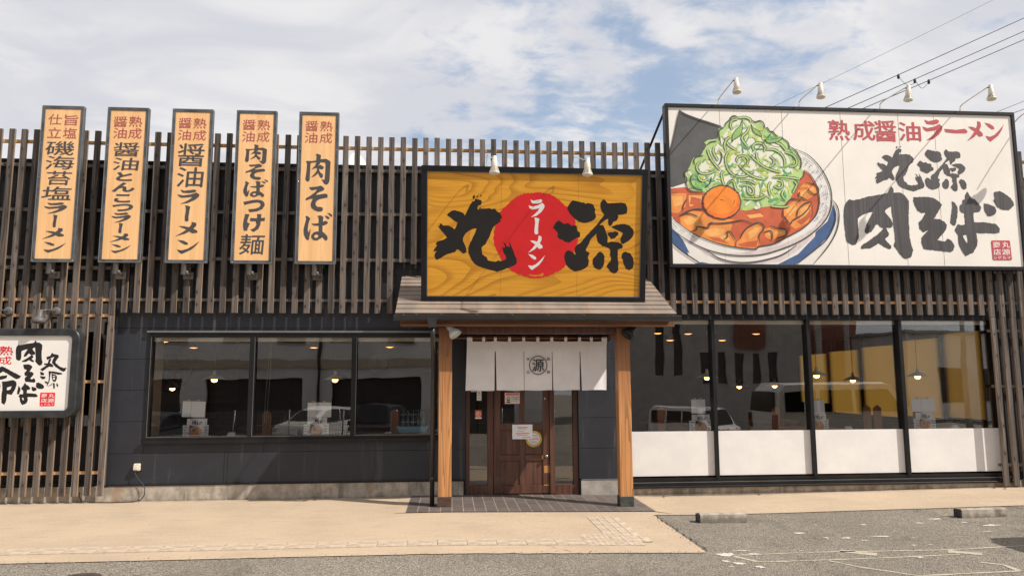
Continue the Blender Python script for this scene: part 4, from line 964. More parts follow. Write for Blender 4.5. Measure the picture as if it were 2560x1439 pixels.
# heap of greens
GREENS = '200,620 235,570 270,490 330,470 375,390 355,370 380,350 460,340 470,260 520,240 560,165 600,157 720,165 740,205 800,195 835,240 860,250 900,290 980,330 1030,370 1035,410 1100,450 1130,500 1130,580 1150,600 1140,640 1100,670 1090,740 1060,780 1030,830 990,870 880,880 760,890 720,910 650,915 620,880 480,765 350,770 250,750 210,700'
tp_(GREENS, 'ink_green4', r=.005)
INNER = cur('300,600 340,520 400,440 450,400 510,310 560,240 600,185 720,200 800,300 900,370 980,430 1030,500 1060,600 1040,680 1010,760 850,800 700,780 560,690 440,700 330,680')
tp_(INNER, 'ink_pale', r=.01)
def inside(p, P):
    c = False
    for i in range(len(P)):
        a, b = P[i-1], P[i]
        if (a[1] > p[1]) != (b[1] > p[1]) and p[0] < (b[0]-a[0])*(p[1]-a[1])/(b[1]-a[1])+a[0]: c = not c
    return c
rg = random.Random(4); OUT = cur(GREENS)
for i in range(330):
    px, py = rg.uniform(210, 1140), rg.uniform(170, 900)
    if not inside((px, py), OUT): continue
    inn = inside((px, py), INNER); a = rg.uniform(0, math.pi); L = rg.uniform(22, 60); c = rg.uniform(-1, 1)*28
    q = [(px-L*math.cos(a), py-L*math.sin(a)), (px-c*math.sin(a), py+c*math.cos(a)), (px+L*math.cos(a), py+L*math.sin(a))]
    q = [v for v in q if inside(v, OUT)]
    if len(q) < 3: continue
    F.stroke(q, rg.uniform(.018, .034)*(1 if inn else 1.5), rg.choice(['ink_green3', 'ink_green1', 'ink_green3', 'ink_green2', 'ink_green4'] if inn else ['ink_green2', 'ink_green1', 'ink_green3', 'ink_green4', 'ink_green4', 'ink_pale']), T3, taper=.6, clip=True)
for q in ('790,650 730,720 715,830 760,970 850,1050 960,1075 1080,1040 1160,960', '900,850 890,790 950,745 1030,760 1065,820 1040,890', '915,880 990,960 1090,1040 1200,1090 1330,1115', '1065,705 1200,830 1320,920 1450,970 1570,1005', '1200,690 1200,760 1230,830', '1150,660 1140,590 1200,545 1290,560 1330,620 1310,680',
          '1350,650 1450,645 1560,700 1630,800 1635,920', '1400,750 1460,800 1460,870 1400,920', '700,460 750,560 820,620 900,665', '800,440 720,500 700,590 720,660', '430,640 470,760 550,880 630,970', '540,600 520,670 560,760 600,820', '330,830 270,890 280,970 350,1020 450,1020 560,975', '285,1050 310,1110 370,1140 430,1110',
          '1090,280 1040,380 985,430 975,490 1070,620', '690,975 650,1020 660,1110 690,1200', '740,1200 790,1140 840,1150 870,1250 930,1320', '940,1140 1040,1130 1120,1150 1190,1190', '930,1210 1020,1200 1100,1220 1150,1290 1120,1350 1060,1300 1050,1220', '1440,1080 1600,1075 1740,1090 1860,1110', '1420,1150 1380,1220 1410,1370', '1520,1130 1590,1150 1590,1230 1530,1250 1460,1210',
          '1640,690 1760,730 1820,820 1800,900 1710,910', '1490,530 1590,580 1650,660', '1780,1140 1820,1200 1760,1320', '1620,1280 1590,1350 1640,1430', '910,150 1030,145 1100,180 1100,220', '905,170 820,190 790,260 810,330', '1010,1415 1200,1420 1270,1400 1330,1370', '1420,1530 1600,1545 1700,1530'):
    st_(q, .046, T=T6, taper=.55); st_(q, .024, 'ink_green4', T=T6, taper=.75)
for q in ('700,290 720,230 780,180 810,130 860,120 910,145', '1120,180 1170,215 1250,195 1310,240 1320,320', '1340,300 1370,310 1400,360 1450,370 1500,430 1530,450', '1510,490 1600,480 1680,530 1705,600 1690,640', '1700,590 1800,660 1850,740 1890,830 1880,930 1860,950', '690,300 620,340 610,420 640,550', '580,515 480,530 430,570', '370,740 260,760 220,820 235,880',
          '165,965 90,990 80,1050 110,1100 100,1180 130,1260 200,1300 390,1310', '590,650 650,720 640,830 590,900', '200,1030 165,1110 200,1210 270,1265 350,1270', '490,1070 470,1170 390,1235', '1930,980 1930,1050 1880,1110'): st_(q, .018, T=T6)
for q in ('970,180 975,260 965,370 920,440 840,490 820,520 820,430 870,340 940,270', '1105,240 1150,310 1220,350 1280,440 1180,400 1140,350', '1320,490 1460,485 1605,455 1520,530 1380,545'):
    tp_(q, 'ink_green1', T6); st_(q+' '+q.split()[0], .010, T=T6, taper=.9)
# egg yolk
eg = [(495+149*math.cos(a), 846+131*math.sin(a)) for a in [i*2*math.pi/60 for i in range(60)]]
F.tpoly(eg, T3, 'ink_yolk2'); F.tpoly([(485+132*math.cos(i*.1), 832+110*math.sin(i*.1)) for i in range(63)], T3, 'ink_yolk')
eg2 = [(495+(149+rg.uniform(-3.5, 3.5))*math.cos(a), 846+(131+rg.uniform(-3.5, 3.5))*math.sin(a)) for a in [i*2*math.pi/70 for i in range(71)]]; st_(eg2, .020, taper=.9)
for q in ('400,790 390,820', '478,832 495,828 515,836', '598,825 590,850 585,862'): st_(q, .01)
for q in ('1150,590 1200,630 1250,720 1270,830 1255,920 1220,980 1130,1060 1000,1130 900,1180 790,1200 755,1220 600,1205 420,1160 250,1085 100,970', '1080,425 1180,470 1270,560 1330,660 1365,770 1360,900 1310,1000 1230,1080 1120,1155 980,1215 800,1265 600,1270 430,1240 300,1190 180,1120 70,1035',
          '380,1230 470,1290 600,1322 740,1322 900,1290 1000,1250 1090,1185', '1375,830 1415,890 1425,980 1400,1090 1330,1210 1220,1340', '1380,870 1398,940 1390,1020 1330,1140 1240,1220 1090,1340', '80,1150 170,1230 260,1290 330,1335', '160,950 260,905 370,900', '160,955 230,935 310,965', '240,1080 290,1065 300,1040 385,1050 395,1015 480,1015 575,1005 660,990 740,1020',
          '640,1135 670,1075 720,1035 785,1010 830,1045 790,1110 795,1175', '510,1140 540,1120 535,1085 560,1080 580,1110 600,1145', '610,1150 605,1200', '830,1085 880,1075 895,1110 890,1150', '875,1035 920,1050 1000,1065 1000,1110 930,1130', '985,890 980,930 985,960 1035,1020 1060,990 1130,950 1180,900 1210,850', '1215,870 1215,960', '1090,970 1100,910 1150,860 1210,840',
          '1000,870 1050,820 1130,845', '1150,690 1240,710 1265,760 1230,785 1190,760 1180,740', '1115,765 1110,800 1170,830', '220,815 190,870 185,910', '70,775 140,770', '1110,740 1180,730', '155,110 200,140 260,165 330,190 380,205 430,222 490,240', '155,110 130,240 100,380 75,480'): st_(q, .019)
for i in range(64):      # blue brushwork on the rim
    t = rg.uniform(0, 1); px, py = catmull([(1130, 500), (1215, 580), (1280, 690), (1310, 800), (1290, 920), (1220, 1010)], 20)[int(t*99)]
    px += rg.uniform(-24, 24); py += rg.uniform(-12, 12); a = rg.uniform(0, 3.1)
    st_([(px, py), (px+16*math.cos(a), py+16*math.sin(a))], .015, 'ink_blue')
for q in ('1150,490 1220,545', '1245,570 1300,660', '1325,720 1340,820', '1335,880 1310,960', '1290,980 1240,1040', '100,1010 140,1050', '160,1060 200,1085', '220,1100 280,1125'): st_(q, .016, 'ink_blue')
# header, brush names and the seal
F.k = 20
for ch, cx, cy, w, h in (('熟', 120, 270, 172, 165), ('成', 320, 275, 180, 160), ('醤', 490, 278, 176, 172), ('油', 685, 283, 180, 155), ('ra', 870, 270, 162, 172), ('hbar', 1058, 278, 188, 38), ('me', 1205, 280, 130, 165), ('n', 1370, 290, 155, 152)):
    c = F.uv((cx, cy), T4); a = F.uv((cx-w/2, cy), T4); b = F.uv((cx+w/2, cy), T4); p = F.uv((cx, cy-h/2), T4); q = F.uv((cx, cy+h/2), T4)
    if ch in BRUSH: F.brush(ch, c[0], c[1], b[0]-a[0], p[1]-q[1], 'print_header')
    else: F.glyph(ch, c[0], c[1], b[0]-a[0], p[1]-q[1], 'print_header', .032)
for nm, a0, a1, b0, b1 in (('maru', 400, 792, 398, 760), ('gen', 745, 1132, 425, 760)):
    c = F.uv(((a0+a1)/2, (b0+b1)/2), T4); a = F.uv((a0, (b0+b1)/2), T4); b = F.uv((a1, (b0+b1)/2), T4); p = F.uv(((a0+a1)/2, b0), T4); q = F.uv(((a0+a1)/2, b1), T4)
    F.brush(nm, c[0], c[1], b[0]-a[0], p[1]-q[1], 'print_ink', .006)
F.tpoly(BNIKU, TB, 'print_ink', .008); F.tpoly(BSO, TB, 'print_ink', .008)
for p in BBA:
    if isinstance(p, tuple): F.tpoly(p[0], TB, 'print_ink', .008, holes=(p[1],))
    else: F.tpoly(p, TB, 'print_ink', .008)
def seal(F, tr, quad, m):
    """red square seal with eight white characters"""
    q = [F.uv(p, tr) for p in quad]; r = .07
    def bi(s, t):
        a = [q[0][i]+(q[1][i]-q[0][i])*s for i in (0, 1)]; b = [q[3][i]+(q[2][i]-q[3][i])*s for i in (0, 1)]; return tuple(a[i]+(b[i]-a[i])*t for i in (0, 1))
    pts = []
    for cx, cy, a0 in ((1-r, r, -90), (1-r, 1-r, 0), (r, 1-r, 90), (r, r, 180)):
        for k in range(5): a = RAD(a0+k*22.5); pts.append(bi(cx+r*math.cos(a), cy+r*math.sin(a)))
    F.poly([pts], m); W_ = math.dist(q[0], q[1]); H_ = math.dist(q[0], q[3])
    for ch, s, t, w, h in (('商', .28, .22, .42, .38), ('丸', .76, .22, .44, .36), ('店', .27, .585, .44, .34), ('源', .73, .585, .5, .34), ('ン', .14, .875, .18, .15), ('ゲ', .38, .865, .22, .19), ('ル', .62, .87, .24, .18), ('マ', .86, .875, .19, .16)):
        c = bi(s, t); F.glyph1(ch, c[0], c[1], w*W_*.9, h*H_*.86, 'print_white', .008, 0)
seal(F, (2460, 590, 20.56), [(310, 235), (1285, 235), (1385, 1250), (395, 1250)], 'print_header')
F.finish(bb, {k: 'painted_picture' for k in MATS if k.startswith('ink_')})
bm = B()
for px in (1283/2.783+1640, 1685/2.783+1640, 1955, 2335, 1800):
    u = F.uv((px, 300))[0]; box(bm, x0+u-.0015, x0+u+.0015, -.3275, -.3255, z0+.055, z1-.055)
link('panel_seam', bm, 'alu_trim', bb)

# --- rounded light box at the left
lbx = thing('light_box_sign', 'white rounded light box sign in a dark frame at the left edge with brush lettering', 'sign', (-6.3, -.35, 1.19))
def rrect(x0, x1, z0, z1, r, n=7):
    P = []
    for cx, cz, a0 in ((x1-r, z1-r, 0), (x0+r, z1-r, 90), (x0+r, z0+r, 180), (x1-r, z0+r, 270)):
        for k in range(n+1): a = RAD(a0+90*k/n); P.append((cx+r*math.cos(a), cz+r*math.sin(a)))
    return P
LX0, LX1, LZ0, LZ1 = -7.42, -5.165, 1.19, 2.42
A_, B_, C_ = rrect(LX0, LX1, LZ0, LZ1, .15), rrect(LX0+.10, LX1-.10, LZ0+.10, LZ1-.10, .055), rrect(LX0+.085, LX1-.085, LZ0+.085, LZ1-.085, .06)
bm = B(); ya, yb = -.40, -.24
def loop(P, y): return [bm.verts.new((x, y, z)) for x, z in P]
a, b, c, d, e = loop(A_, ya+.012), loop(rrect(LX0+.01, LX1-.01, LZ0+.01, LZ1-.01, .14), ya), loop(B_, ya), loop(B_, ya+.03), loop(A_, yb)
n = len(a)
for i in range(n):
    j = (i+1) % n
    for p, q in ((a, b), (b, c), (c, d), (e, a)): bm.faces.new((p[i], p[j], q[j], q[i]))
bm.faces.new(e); link('frame', bm, 'dark_frame', lbx)
bm = B(); prism(bm, B_, (0, ya+.032, 0), (1, 0, 0), (0, 0, 1), (0, .03, 0)); link('face', bm, 'acrylic_white', lbx)
bm = B(); box(bm, -7.0, -5.6, -.2395, -.171, 2.2, 2.26); box(bm, -7.0, -5.6, -.2395, -.171, 1.4, 1.46); link('bracket', bm, 'black_metal', lbx)
F = Face((LX0, -.368, LZ0), (1, 0, 0), (0, 0, 1), LX1-LX0, LZ1-LZ0, None, .0008)
# corners of the visible part of the white face in the photograph: left picture edge to its right edge
F.H = homog([(0, 831), (184, 833), (172, 1029), (0, 1030)], [(-6.262-LX0, LZ1-.10-LZ0), (LX1-.10-LX0, LZ1-.10-LZ0), (LX1-.10-LX0, .10), (-6.17-LX0, .10)])
TL = (0, 820, 6.255)
def bx(F, T, a0, a1, b0, b1): 
    c = F.uv(((a0+a1)/2, (b0+b1)/2), T); a = F.uv((a0, (b0+b1)/2), T); b = F.uv((a1, (b0+b1)/2), T); p = F.uv(((a0+a1)/2, b0), T); q = F.uv(((a0+a1)/2, b1), T); return c[0], c[1], b[0]-a[0], p[1]-q[1]
F.brush('bniku', *bx(F, TL, 262, 690, 148, 562), 'print_black', .004); F.brush('bso', *bx(F, TL, 368, 575, 540, 845), 'print_black', .004); F.brush('bba', *bx(F, TL, 275, 695, 840, 1215), 'print_black', .004)
for q in ('735,425 800,400 820,350 850,375 905,385 925,400 925,430 875,500 880,525 950,585 1000,605 1045,598 1030,645 1000,668 960,650 870,580 820,520 830,480 860,420 830,430 800,445 745,470', '795,446 812,460 790,520 845,560 835,590 780,580 740,605 680,655 635,630 690,590 740,555 700,550 700,525 755,530 770,470'): F.tpoly(q, TL, 'print_black', .004)
for q in ('638,660 680,675 705,700 690,722 650,720 640,690', '640,735 720,745 718,775 680,792 640,760', '705,820 750,830 760,850 740,865 715,845', '770,655 850,660 980,690 975,712 920,715 850,695 800,690 790,780 780,840 745,900 738,885 765,830 775,760', '815,700 870,710 900,740 895,790 875,830 850,830 830,810 820,760', '835,850 865,855 865,945 845,950 838,900', '745,912 800,880 830,850 815,885 770,905', '895,850 918,880 920,910 900,915 890,890'):
    F.tpoly(q, TL, 'print_black', .003)
for q in ('835,730 870,735 868,752 838,748', '838,765 870,768 862,800 842,795'): F.tpoly(q, TL, 'acrylic_white')
F.glyph('熟', *bx(F, TL, 10, 228, 240, 390), 'print_red', .012); F.glyph('成', *bx(F, TL, -10, 200, 405, 545), 'print_red', .018)
F.tpoly('-90,700 -40,640 0,598 45,568 110,600 200,655 345,735 310,775 270,785 200,740 120,685 60,655 10,690 -60,770', TL, 'print_black', .004)
F.tpoly('-70,755 0,738 60,725 130,720 120,760 60,785 0,800 -60,810', TL, 'print_black', .004)
F.tpoly('45,825 150,812 215,798 265,825 272,880 250,950 195,1045 165,1040 120,1030 108,1140 80,1212 30,1175 35,1050 50,950', TL, 'print_black', .004, holes=('118,950 125,920 195,900 180,950 125,972',))
F.tpoly('-60,850 10,840 20,900 -5,1000 -60,1100', TL, 'print_black', .004)
seal(F, TL, [(640, 1010), (872, 1010), (860, 1235), (628, 1238)], 'print_red')
F.glyph('辛', .35, .55, .5, .75, 'print_black', .04) if 0 else None
F.finish(lbx)

# --- emblem printed on the curtain
F = Face((1.07, -.4645, 1.528), (1, 0, 0), (0, 0, 1), .404, .71, None)
cx, cy = .2, .362
ring = lambda r: [(cx+r*math.cos(2*math.pi*k/40), cy+r*1.03*math.sin(2*math.pi*k/40)) for k in range(40)]
F.poly([ring(.133), ring(.121)], 'print_grey'); F.glyph('源', cx, cy, .178, .185, 'print_grey', .03)
for ch, a, b in (('本', -.148, .09), ('品', .150, .09), ('位', -.148, -.10), ('質', .148, -.10)): F.glyph(ch, cx+a, cy+b, .05, .043, 'print_grey', .02)
F.finish(nr, {'print_grey': 'emblem'})

# ------------------------------------------------------------------ outdoor lamps
def T_(x, y, z): return Matrix.Translation((x, y, z))
def neck_lamp(loc, arm, lab, tilt=0, ar=.0085, group=None, rusty=False, roll_=0):
    """loc = middle of the lamp head, arm = points from the mount to the head, relative to loc"""
    x, y, z = loc; t = thing('gooseneck_lamp', lab, 'lamp', (x+arm[0][0], y+arm[0][1], z+arm[0][2]), group)
    Q = T_(x, y, z) @ Matrix.Rotation(RAD(tilt), 4, 'X') @ Matrix.Rotation(RAD(roll_), 4, 'Y')
    bm = B(); tube(bm, [Vector(loc)+Vector(p) for p in catmull(arm, 4)], ar, 8); link('arm', bm, 'lamp_cream', t)
    bm = B(); lathe(bm, [(.028, .135), (.030, .132), (.030, .075), (.034, .072), (.038, .066), (.041, .0), (.042, -.012)], 20, Q)
    h = link('head', bm, 'lamp_cream', t)
    bm = B()
    for k in range(20):
        a = 2*math.pi*k/20; R_ = Q @ Matrix.Rotation(a, 4, 'Z')
        prism(bm, [(.036, -.010), (.060, -.070), (.066, -.070), (.043, -.010)], (0, -.0035, 0), (1, 0, 0), (0, 0, 1), (0, .007, 0))
        for v in bm.verts[-8:]: v.co = R_ @ v.co
    lathe(bm, [(.030, -.012), (.040, -.070)], 16, Q, 1, cap=False)
    link('cooling_fins', bm, ['lamp_cream', 'lamp_rib'], h)
    bm = B(); lathe(bm, [(.040, -.068), (.066, -.070), (.067, -.080), (.058, -.095), (.035, -.106), (.003, -.110)], 20, Q); link('lens', bm, 'lamp_cream', h)
    bm = B(); tube(bm, [Q @ Vector((-.03, 0, .10)), Q @ Vector((-.045, .01, .095))], .010, 8); link('joint', bm, 'lamp_grey', h)
    return t
ARM = [(-.02, .90, -.02), (-.035, .90, .02), (-.02, .82, .05), (.0, .02, .105)]
for x, xb, z, lab in ((4.10, 4.165, 5.865, 'leftmost cream lamp arching over the top of the billboard'), (5.36, 5.48, 5.825, 'second cream lamp from the left on top of the billboard'),
                      (6.70, 6.82, 5.82, 'third cream lamp on the billboard, with power lines passing behind it'), (8.0, 8.174, 5.87, 'rightmost cream lamp on top of the billboard')):
    d = xb-x; neck_lamp((x, -1.25, z), [(d, .92, 5.93-z), (d, .91, 5.98-z), (d*.9, .82, 6.03-z), (-.035, .02, .105)], lab, tilt=random.uniform(-4, 4), group='cream lamps on the billboard', roll_=random.uniform(-3, 3))
for x, lab in ((.541, 'left white lamp hanging over the top of the wood-grain entrance sign'), (1.735, 'right white lamp hanging over the top of the wood-grain entrance sign')):
    neck_lamp((x, -2.1, 4.36), [(-.06, .72, .22), (-.06, .70, .30), (-.06, .58, .33), (-.03, .02, .11)], lab, tilt=3, ar=.006, group='white lamps on the entrance sign')
neck_lamp((9.32, -.9, 5.68), [(-.03, .8, .2), (0, .6, .28), (.05, .2, .25), (.0, .02, .11)], 'cream lamp half hidden behind the right end of the billboard', tilt=35)

def spot(loc, lab):
    x, y, z = loc; t = thing('spotlight', lab, 'spotlight', (x+.06, -.18, z-.1), 'grey spotlights under the orange menu boards')
    Q = T_(x, y, z) @ Matrix.Rotation(RAD(-6), 4, 'X')
    bm = B(); lathe(bm, [(.034, -.085), (.037, -.08), (.037, .06), (.041, .062), (.041, .085), (.036, .086), (.034, .075), (.004, .072)], 18, Q); link('head', bm, 'lamp_grey', t)
    bm = B(); tube(bm, [(x+.02, y+.02, z-.05), (x+.055, y+.03, z-.06), (x+.06, -.185, z-.09)], .014, 8); lathe(bm, [(.03, 0), (.03, .03), (.01, .035)], 12, T_(x+.03, y+.0, z-.05) @ Matrix.Rotation(math.pi/2, 4, 'Y')); link('bracket', bm, 'lamp_grey', t)
    bm = B(); box(bm, x-.035, x+.105, -.196, -.172, z-.135, z-.03); link('mount', bm, 'rail_grey', t, bevel=.004)
    return t
for x, lab in ((-5.70, 'grey spotlight under the first orange menu board from the left'), (-4.79, 'grey spotlight under the second orange menu board from the left'), (-3.845, 'grey spotlight under the middle orange menu board'), (-2.925, 'grey spotlight under the fourth orange menu board from the left'), (-1.995, 'grey spotlight under the rightmost orange menu board')):
    spot((x, -.285, 3.285), lab)
for x, lab in ((-6.35, 'grey bell-shaped lamp above the light box, cut by the left picture edge'), (-5.70, 'grey bell-shaped lamp above the right half of the light box')):
    t = thing('bell_lamp', lab, 'lamp', (x+.07, -.18, 2.67), 'grey bell lamps above the light box'); Q = T_(x, -.44, 2.56) @ Matrix.Rotation(RAD(-8), 4, 'X')
    bm = B(); lathe(bm, [(.03, .12), (.034, .118), (.037, .03), (.046, .018), (.078, -.02), (.082, -.03), (.082, -.062), (.078, -.066), (.074, -.05), (.005, -.03)], 22, Q); link('shade', bm, 'lamp_grey', t)
    bm = B(); tube(bm, [(x+.02, -.43, 2.66), (x+.05, -.36, 2.685), (x+.085, -.19, 2.68)], .012, 8); lathe(bm, [(.062, 0), (.062, .016), (.05, .026), (.02, .03)], 20, T_(x+.085, -.172, 2.68) @ Matrix.Rotation(math.pi/2, 4, 'X')); link('wall_mount', bm, 'lamp_grey', t)
# porch floodlights
def flood(x, z, m, ax, lab, lit=False):
    t = thing('floodlight', lab, 'floodlight', (x, -1.1, z+.05)); d = Vector(ax).normalized()
    Q = T_(x, -1.19, z) @ d.to_track_quat('Z', 'Y').to_matrix().to_4x4()
    bm = B(); lathe(bm, [(.030, -.20), (.034, -.195), (.040, -.06), (.045, -.05), (.078, .0), (.084, .02), (.084, .05), (.078, .052), (.070, .03), (.004, .02)], 22, Q)
    h = link('head', bm, m, t); bm = B()
    for k in range(10):
        a = 2*math.pi*k/10; p = Q @ Vector((.038*math.cos(a), .038*math.sin(a), -.19)); q = Q @ Vector((.044*math.cos(a), .044*math.sin(a), -.065)); tube(bm, [p, q], .004, 5)
    link('cooling_fins', bm, m, h)
    bm = B(); b0 = Q @ Vector((0, 0, -.17)); tube(bm, catmull([b0+Vector((.035, 0, 0)), b0+Vector((.03, .0, .045)), b0+Vector((0, .02, .065)), b0+Vector((-.03, .0, .04)), b0+Vector((-.035, 0, 0))], 4), .006, 6)
    tube(bm, [b0+Vector((0, .02, .06)), Vector((x, -1.17, b0.z+.075)), Vector((x-.02, -1.165, b0.z+.07))], .008, 6); link('bracket', bm, 'steel', t)
    return t
flood(.045, 2.315, 'lamp_white', (.55, -.25, -.8), 'pale grey floodlight on the left canopy post')
flood(2.44, 2.315, 'black_metal', (-.62, -.25, -.75), 'black floodlight on the right canopy post')
for x, lab in ((.20, 'small dark spotlight under the canopy left of the door'), (2.02, 'small dark spotlight under the canopy right of the door')):
    t = thing('ceiling_spotlight', lab, 'spotlight', (x, -.5, 2.6)); bm = B(); lathe(bm, [(.03, .07), (.035, .06), (.04, -.02), (.055, -.06), (.05, -.062), (.004, -.04)], 16, T_(x, -.55, 2.45) @ Matrix.Rotation(RAD(25), 4, 'Y')); link('head', bm, 'rust_plate', t)
    bm = B(); tube(bm, [(x-.03, -.55, 2.51), (x-.03, -.53, 2.70)], .01, 6); link('stem', bm, 'black_metal', t)

# power lines
def cable(pts, r, lab):
    P = catmull([tuple(p) for p in pts], 8); bm = B(); tube(bm, P, r, 6); tag(link('power_line', bm, 'cable'), lab, 'power line', 'power lines in the upper right sky')
def sag(a, b, s, n=6): return [tuple(a[i]+(b[i]-a[i])*k/n-(s*4*(k/n)*(1-k/n) if i == 2 else 0) for i in range(3)) for k in range(n+1)]
PL = [((7.9, 8, 8.7), (24.3, 8, 17.2), .006, 'thin pale power line, highest of those crossing above the billboard'), ((8.2, 6, 7.6), (18.9, 6, 12.4), .013, 'upper of the three thick parallel power lines'), ((8.5, 6, 7.45), (19.5, 6, 11.95), .013, 'middle one of the three thick parallel power lines'), ((8.7, 6, 7.35), (20.0, 6, 11.75), .013, 'lowest of the three thick parallel power lines')]
def W_(px, py, Y):
    d = fw*1860+r2*(px-1280)-u2*(py-719.5); k = (Y+11.26)/d.y; return (d.x*k, Y, 1.66+d.z*k)
def ext(a, b, e0, e1): return tuple(a[i]-(b[i]-a[i])*e0 for i in range(3)), tuple(b[i]+(b[i]-a[i])*e1 for i in range(3))
for (p, q, Y, r, lab, s) in (((1930, 262), (2470, 0), 9, .005, PL[0][3], .1), ((2062, 267), (2560, 41), 7, .011, PL[1][3], .05), ((2120, 268), (2560, 74), 7, .011, PL[2][3], .05), ((2155, 270), (2560, 95), 7, .011, PL[3][3], .05), ((2495, 279), (2560, 253), 9, .008, 'thin power line just above the right corner of the billboard', 0), ((2538, 281), (2560, 273), 9, .010, 'short visible power line touching the right corner of the billboard', 0)):
    a, b = ext(W_(*p, Y), W_(*q, Y), .5, 1.5 if r > .005 else .6); cable(sag(a, b, s), r, lab)
t = thing('cable_jumper', 'two small drooping jumper loops with clamps hanging between the power lines', 'cable jumper', W_(2287, 205, 6.9)); bm = B(); cl = B()
for a, m, b in (((2246, 192), (2268, 213), (2287, 208)), ((2287, 200), (2305, 221), (2322, 205))): tube(bm, catmull([W_(*a, 6.9), W_(*m, 6.9), W_(*b, 6.9)], 6), .006, 5)
for p in ((2246, 192), (2287, 203), (2322, 205)): x, y, z = W_(*p, 6.9); lathe(cl, [(.02, -.06), (.035, -.03), (.035, .04), (.015, .07)], 8, T_(x, y, z))
link('loop', bm, 'cable', t); link('clamp', cl, 'cable', t)
# satellite dish and vent on the roof, seen between the slats
t = thing('satellite_dish', 'white satellite dish on the roof seen between the slats beside the last menu board', 'satellite dish', (-1.6, 1.2, 4.5))
bm = B(); lathe(bm, [(.002, 0), (.12, .012), (.24, .05), (.31, .085), (.315, .09), (.305, .09), (.23, .06), (.1, .02), (.002, .008)], 28, T_(-1.63, 1.25, 5.2) @ Matrix.Rotation(RAD(78), 4, 'Y') @ Matrix.Rotation(RAD(25), 4, 'X'), cap=False); link('reflector', bm, 'opaline', t)
bm = B(); tube(bm, [(-1.64, 1.25, 4.3), (-1.64, 1.25, 5.2)], .022, 8); tube(bm, [(-1.64, 1.2, 5.0), (-1.95, 1.1, 5.06)], .012, 6); lathe(bm, [(.03, -.05), (.035, .05), (.01, .06)], 10, T_(-1.9, 1.1, 5.07) @ Matrix.Rotation(RAD(90), 4, 'Y')); link('mast', bm, 'galvanised', t)
t = thing('roof_vent_pipe', 'small bent grey pipe on the roof behind the slats', 'pipe', (-1.28, 1.3, 4.5)); bm = B(); tube(bm, catmull([(-1.32, 1.3, 4.3), (-1.30, 1.3, 5.0), (-1.26, 1.3, 5.13), (-1.14, 1.3, 5.15)], 4), .03, 8); link('pipe', bm, 'galvanised', t)

# ------------------------------------------------------------------ things on and beside the door
def note(name, lab, cat, x, z, w, h, y, m='paper', deco=(), rot=0):
    t = thing(name, lab, cat, (x, y, z)); nb('sheet', m, t, x, x+w, y, y+.0012, z, z+h)
    for i, (a, b, c, d, mm) in enumerate(deco): nb('print', mm, t, x+a*w, x+b*w, y-.0009-.0002*i, y-.0001-.0002*i, z+c*h, z+d*h)
    return t
def text_on(t, s, x, z, y, h, m, bold=.01, k=.98):
    F = Face((x, y, z), (1, 0, 0), (0, 0, 1), 1, 1, None, .0)
    for i, ch in enumerate(s):
        if ch != ' ': F.glyph(ch, (i+.5)*h*k, h*.5, h*.86, h*.86, m, bold)
    F.finish(t)
t = note('mask_notice', 'small red-bordered notice with a masked face drawing at the top of the door', 'notice', .815, 1.86-.54+.0, .235, .175, .050, 'print_red', ((.03, .97, .04, .96, 'print_white'), (.10, .92, .76, .92, 'print_red')))
for o_ in t.children: pass
t.location = t.location
F = Face((.815, .0475, 1.32), (1, 0, 0), (0, 0, 1), .235, .175, None, 0)
F.poly([[(.058+.026*math.cos(a*.35), .075+.032*math.sin(a*.35)) for a in range(18)]], 'print_black'); F.poly([[(.058+.020*math.cos(a*.35), .072+.024*math.sin(a*.35)) for a in range(18)]], 'print_white'); F.poly([[(.025, .018), (.091, .018), (.083, .038), (.033, .038)]], 'print_black'); F.poly([[(.040, .052), (.076, .052), (.074, .07), (.058, .075), (.042, .07)]], 'print_grey')
for i, s in enumerate(('お客様全員の', 'マスク着用を', 'お願いします')):
    for j, ch in enumerate(s): F.glyph(ch, .112+j*.0185, .100-i*.026, .016, .017, 'print_grey', .0)
for j, ch in enumerate('マスク着用のお願い'): F.glyph(ch, .037+j*.020, .148, .016, .017, 'print_white', .02)
F.finish(t)
def shiftz(t, dz):
    t.location.z += dz
t = note('white_notice', 'white paper notice with red printing taped to the middle of the door', 'notice', .93, .80, .305, .215, .050, 'paper', ((.25, .76, .78, .82, 'print_rose'), (.30, .70, .70, .73, 'print_rose'), (.17, .84, .20, .62, 'opaline'), (.18, .83, .21, .61, 'paper'), (.17, .84, .36, .41, 'print_red'), (.25, .6, .52, .54, 'print_grey'), (.25, .75, .26, .28, 'print_grey'), (.5, .9, .12, .14, 'print_grey')))
t = thing('round_sticker', 'round yellow-rimmed sticker on the right half of the door', 'sticker', (1.255, .0515, .81)); bm = B(); QX = Matrix.Rotation(math.pi/2, 4, 'X')
lathe(bm, [(.122, 0), (.122, .0012), (.001, .0012)], 36, T_(1.255, .0545, .80) @ QX); link('rim', bm, 'sticker_yellow', t); bm = B(); lathe(bm, [(.088, 0), (.088, .001), (.001, .001)], 32, T_(1.255, .0530, .80) @ QX); link('centre', bm, 'paper', t)
F = Face((1.255, .0515, .80), (1, 0, 0), (0, 0, 1), 1, 1, None, 0)
for i, (w, z, m) in enumerate(((.11, .045, 'print_grey'), (.14, .012, 'print_red'), (.15, -.012, 'print_red'), (.09, -.045, 'sticker_blue'))): F.poly([[(-w/2, z), (w/2, z), (w/2, z+.009), (-w/2, z+.009)]], m)
for j in range(9):
    for k in (-1, 1):
        a = RAD(90*k+(j-4)*13); F.poly([[(.105*math.cos(a)+.007*math.cos(q), .105*math.sin(a)+.007*math.sin(q)) for q in (0, 2, 4)]], 'print_white')
F.finish(t)
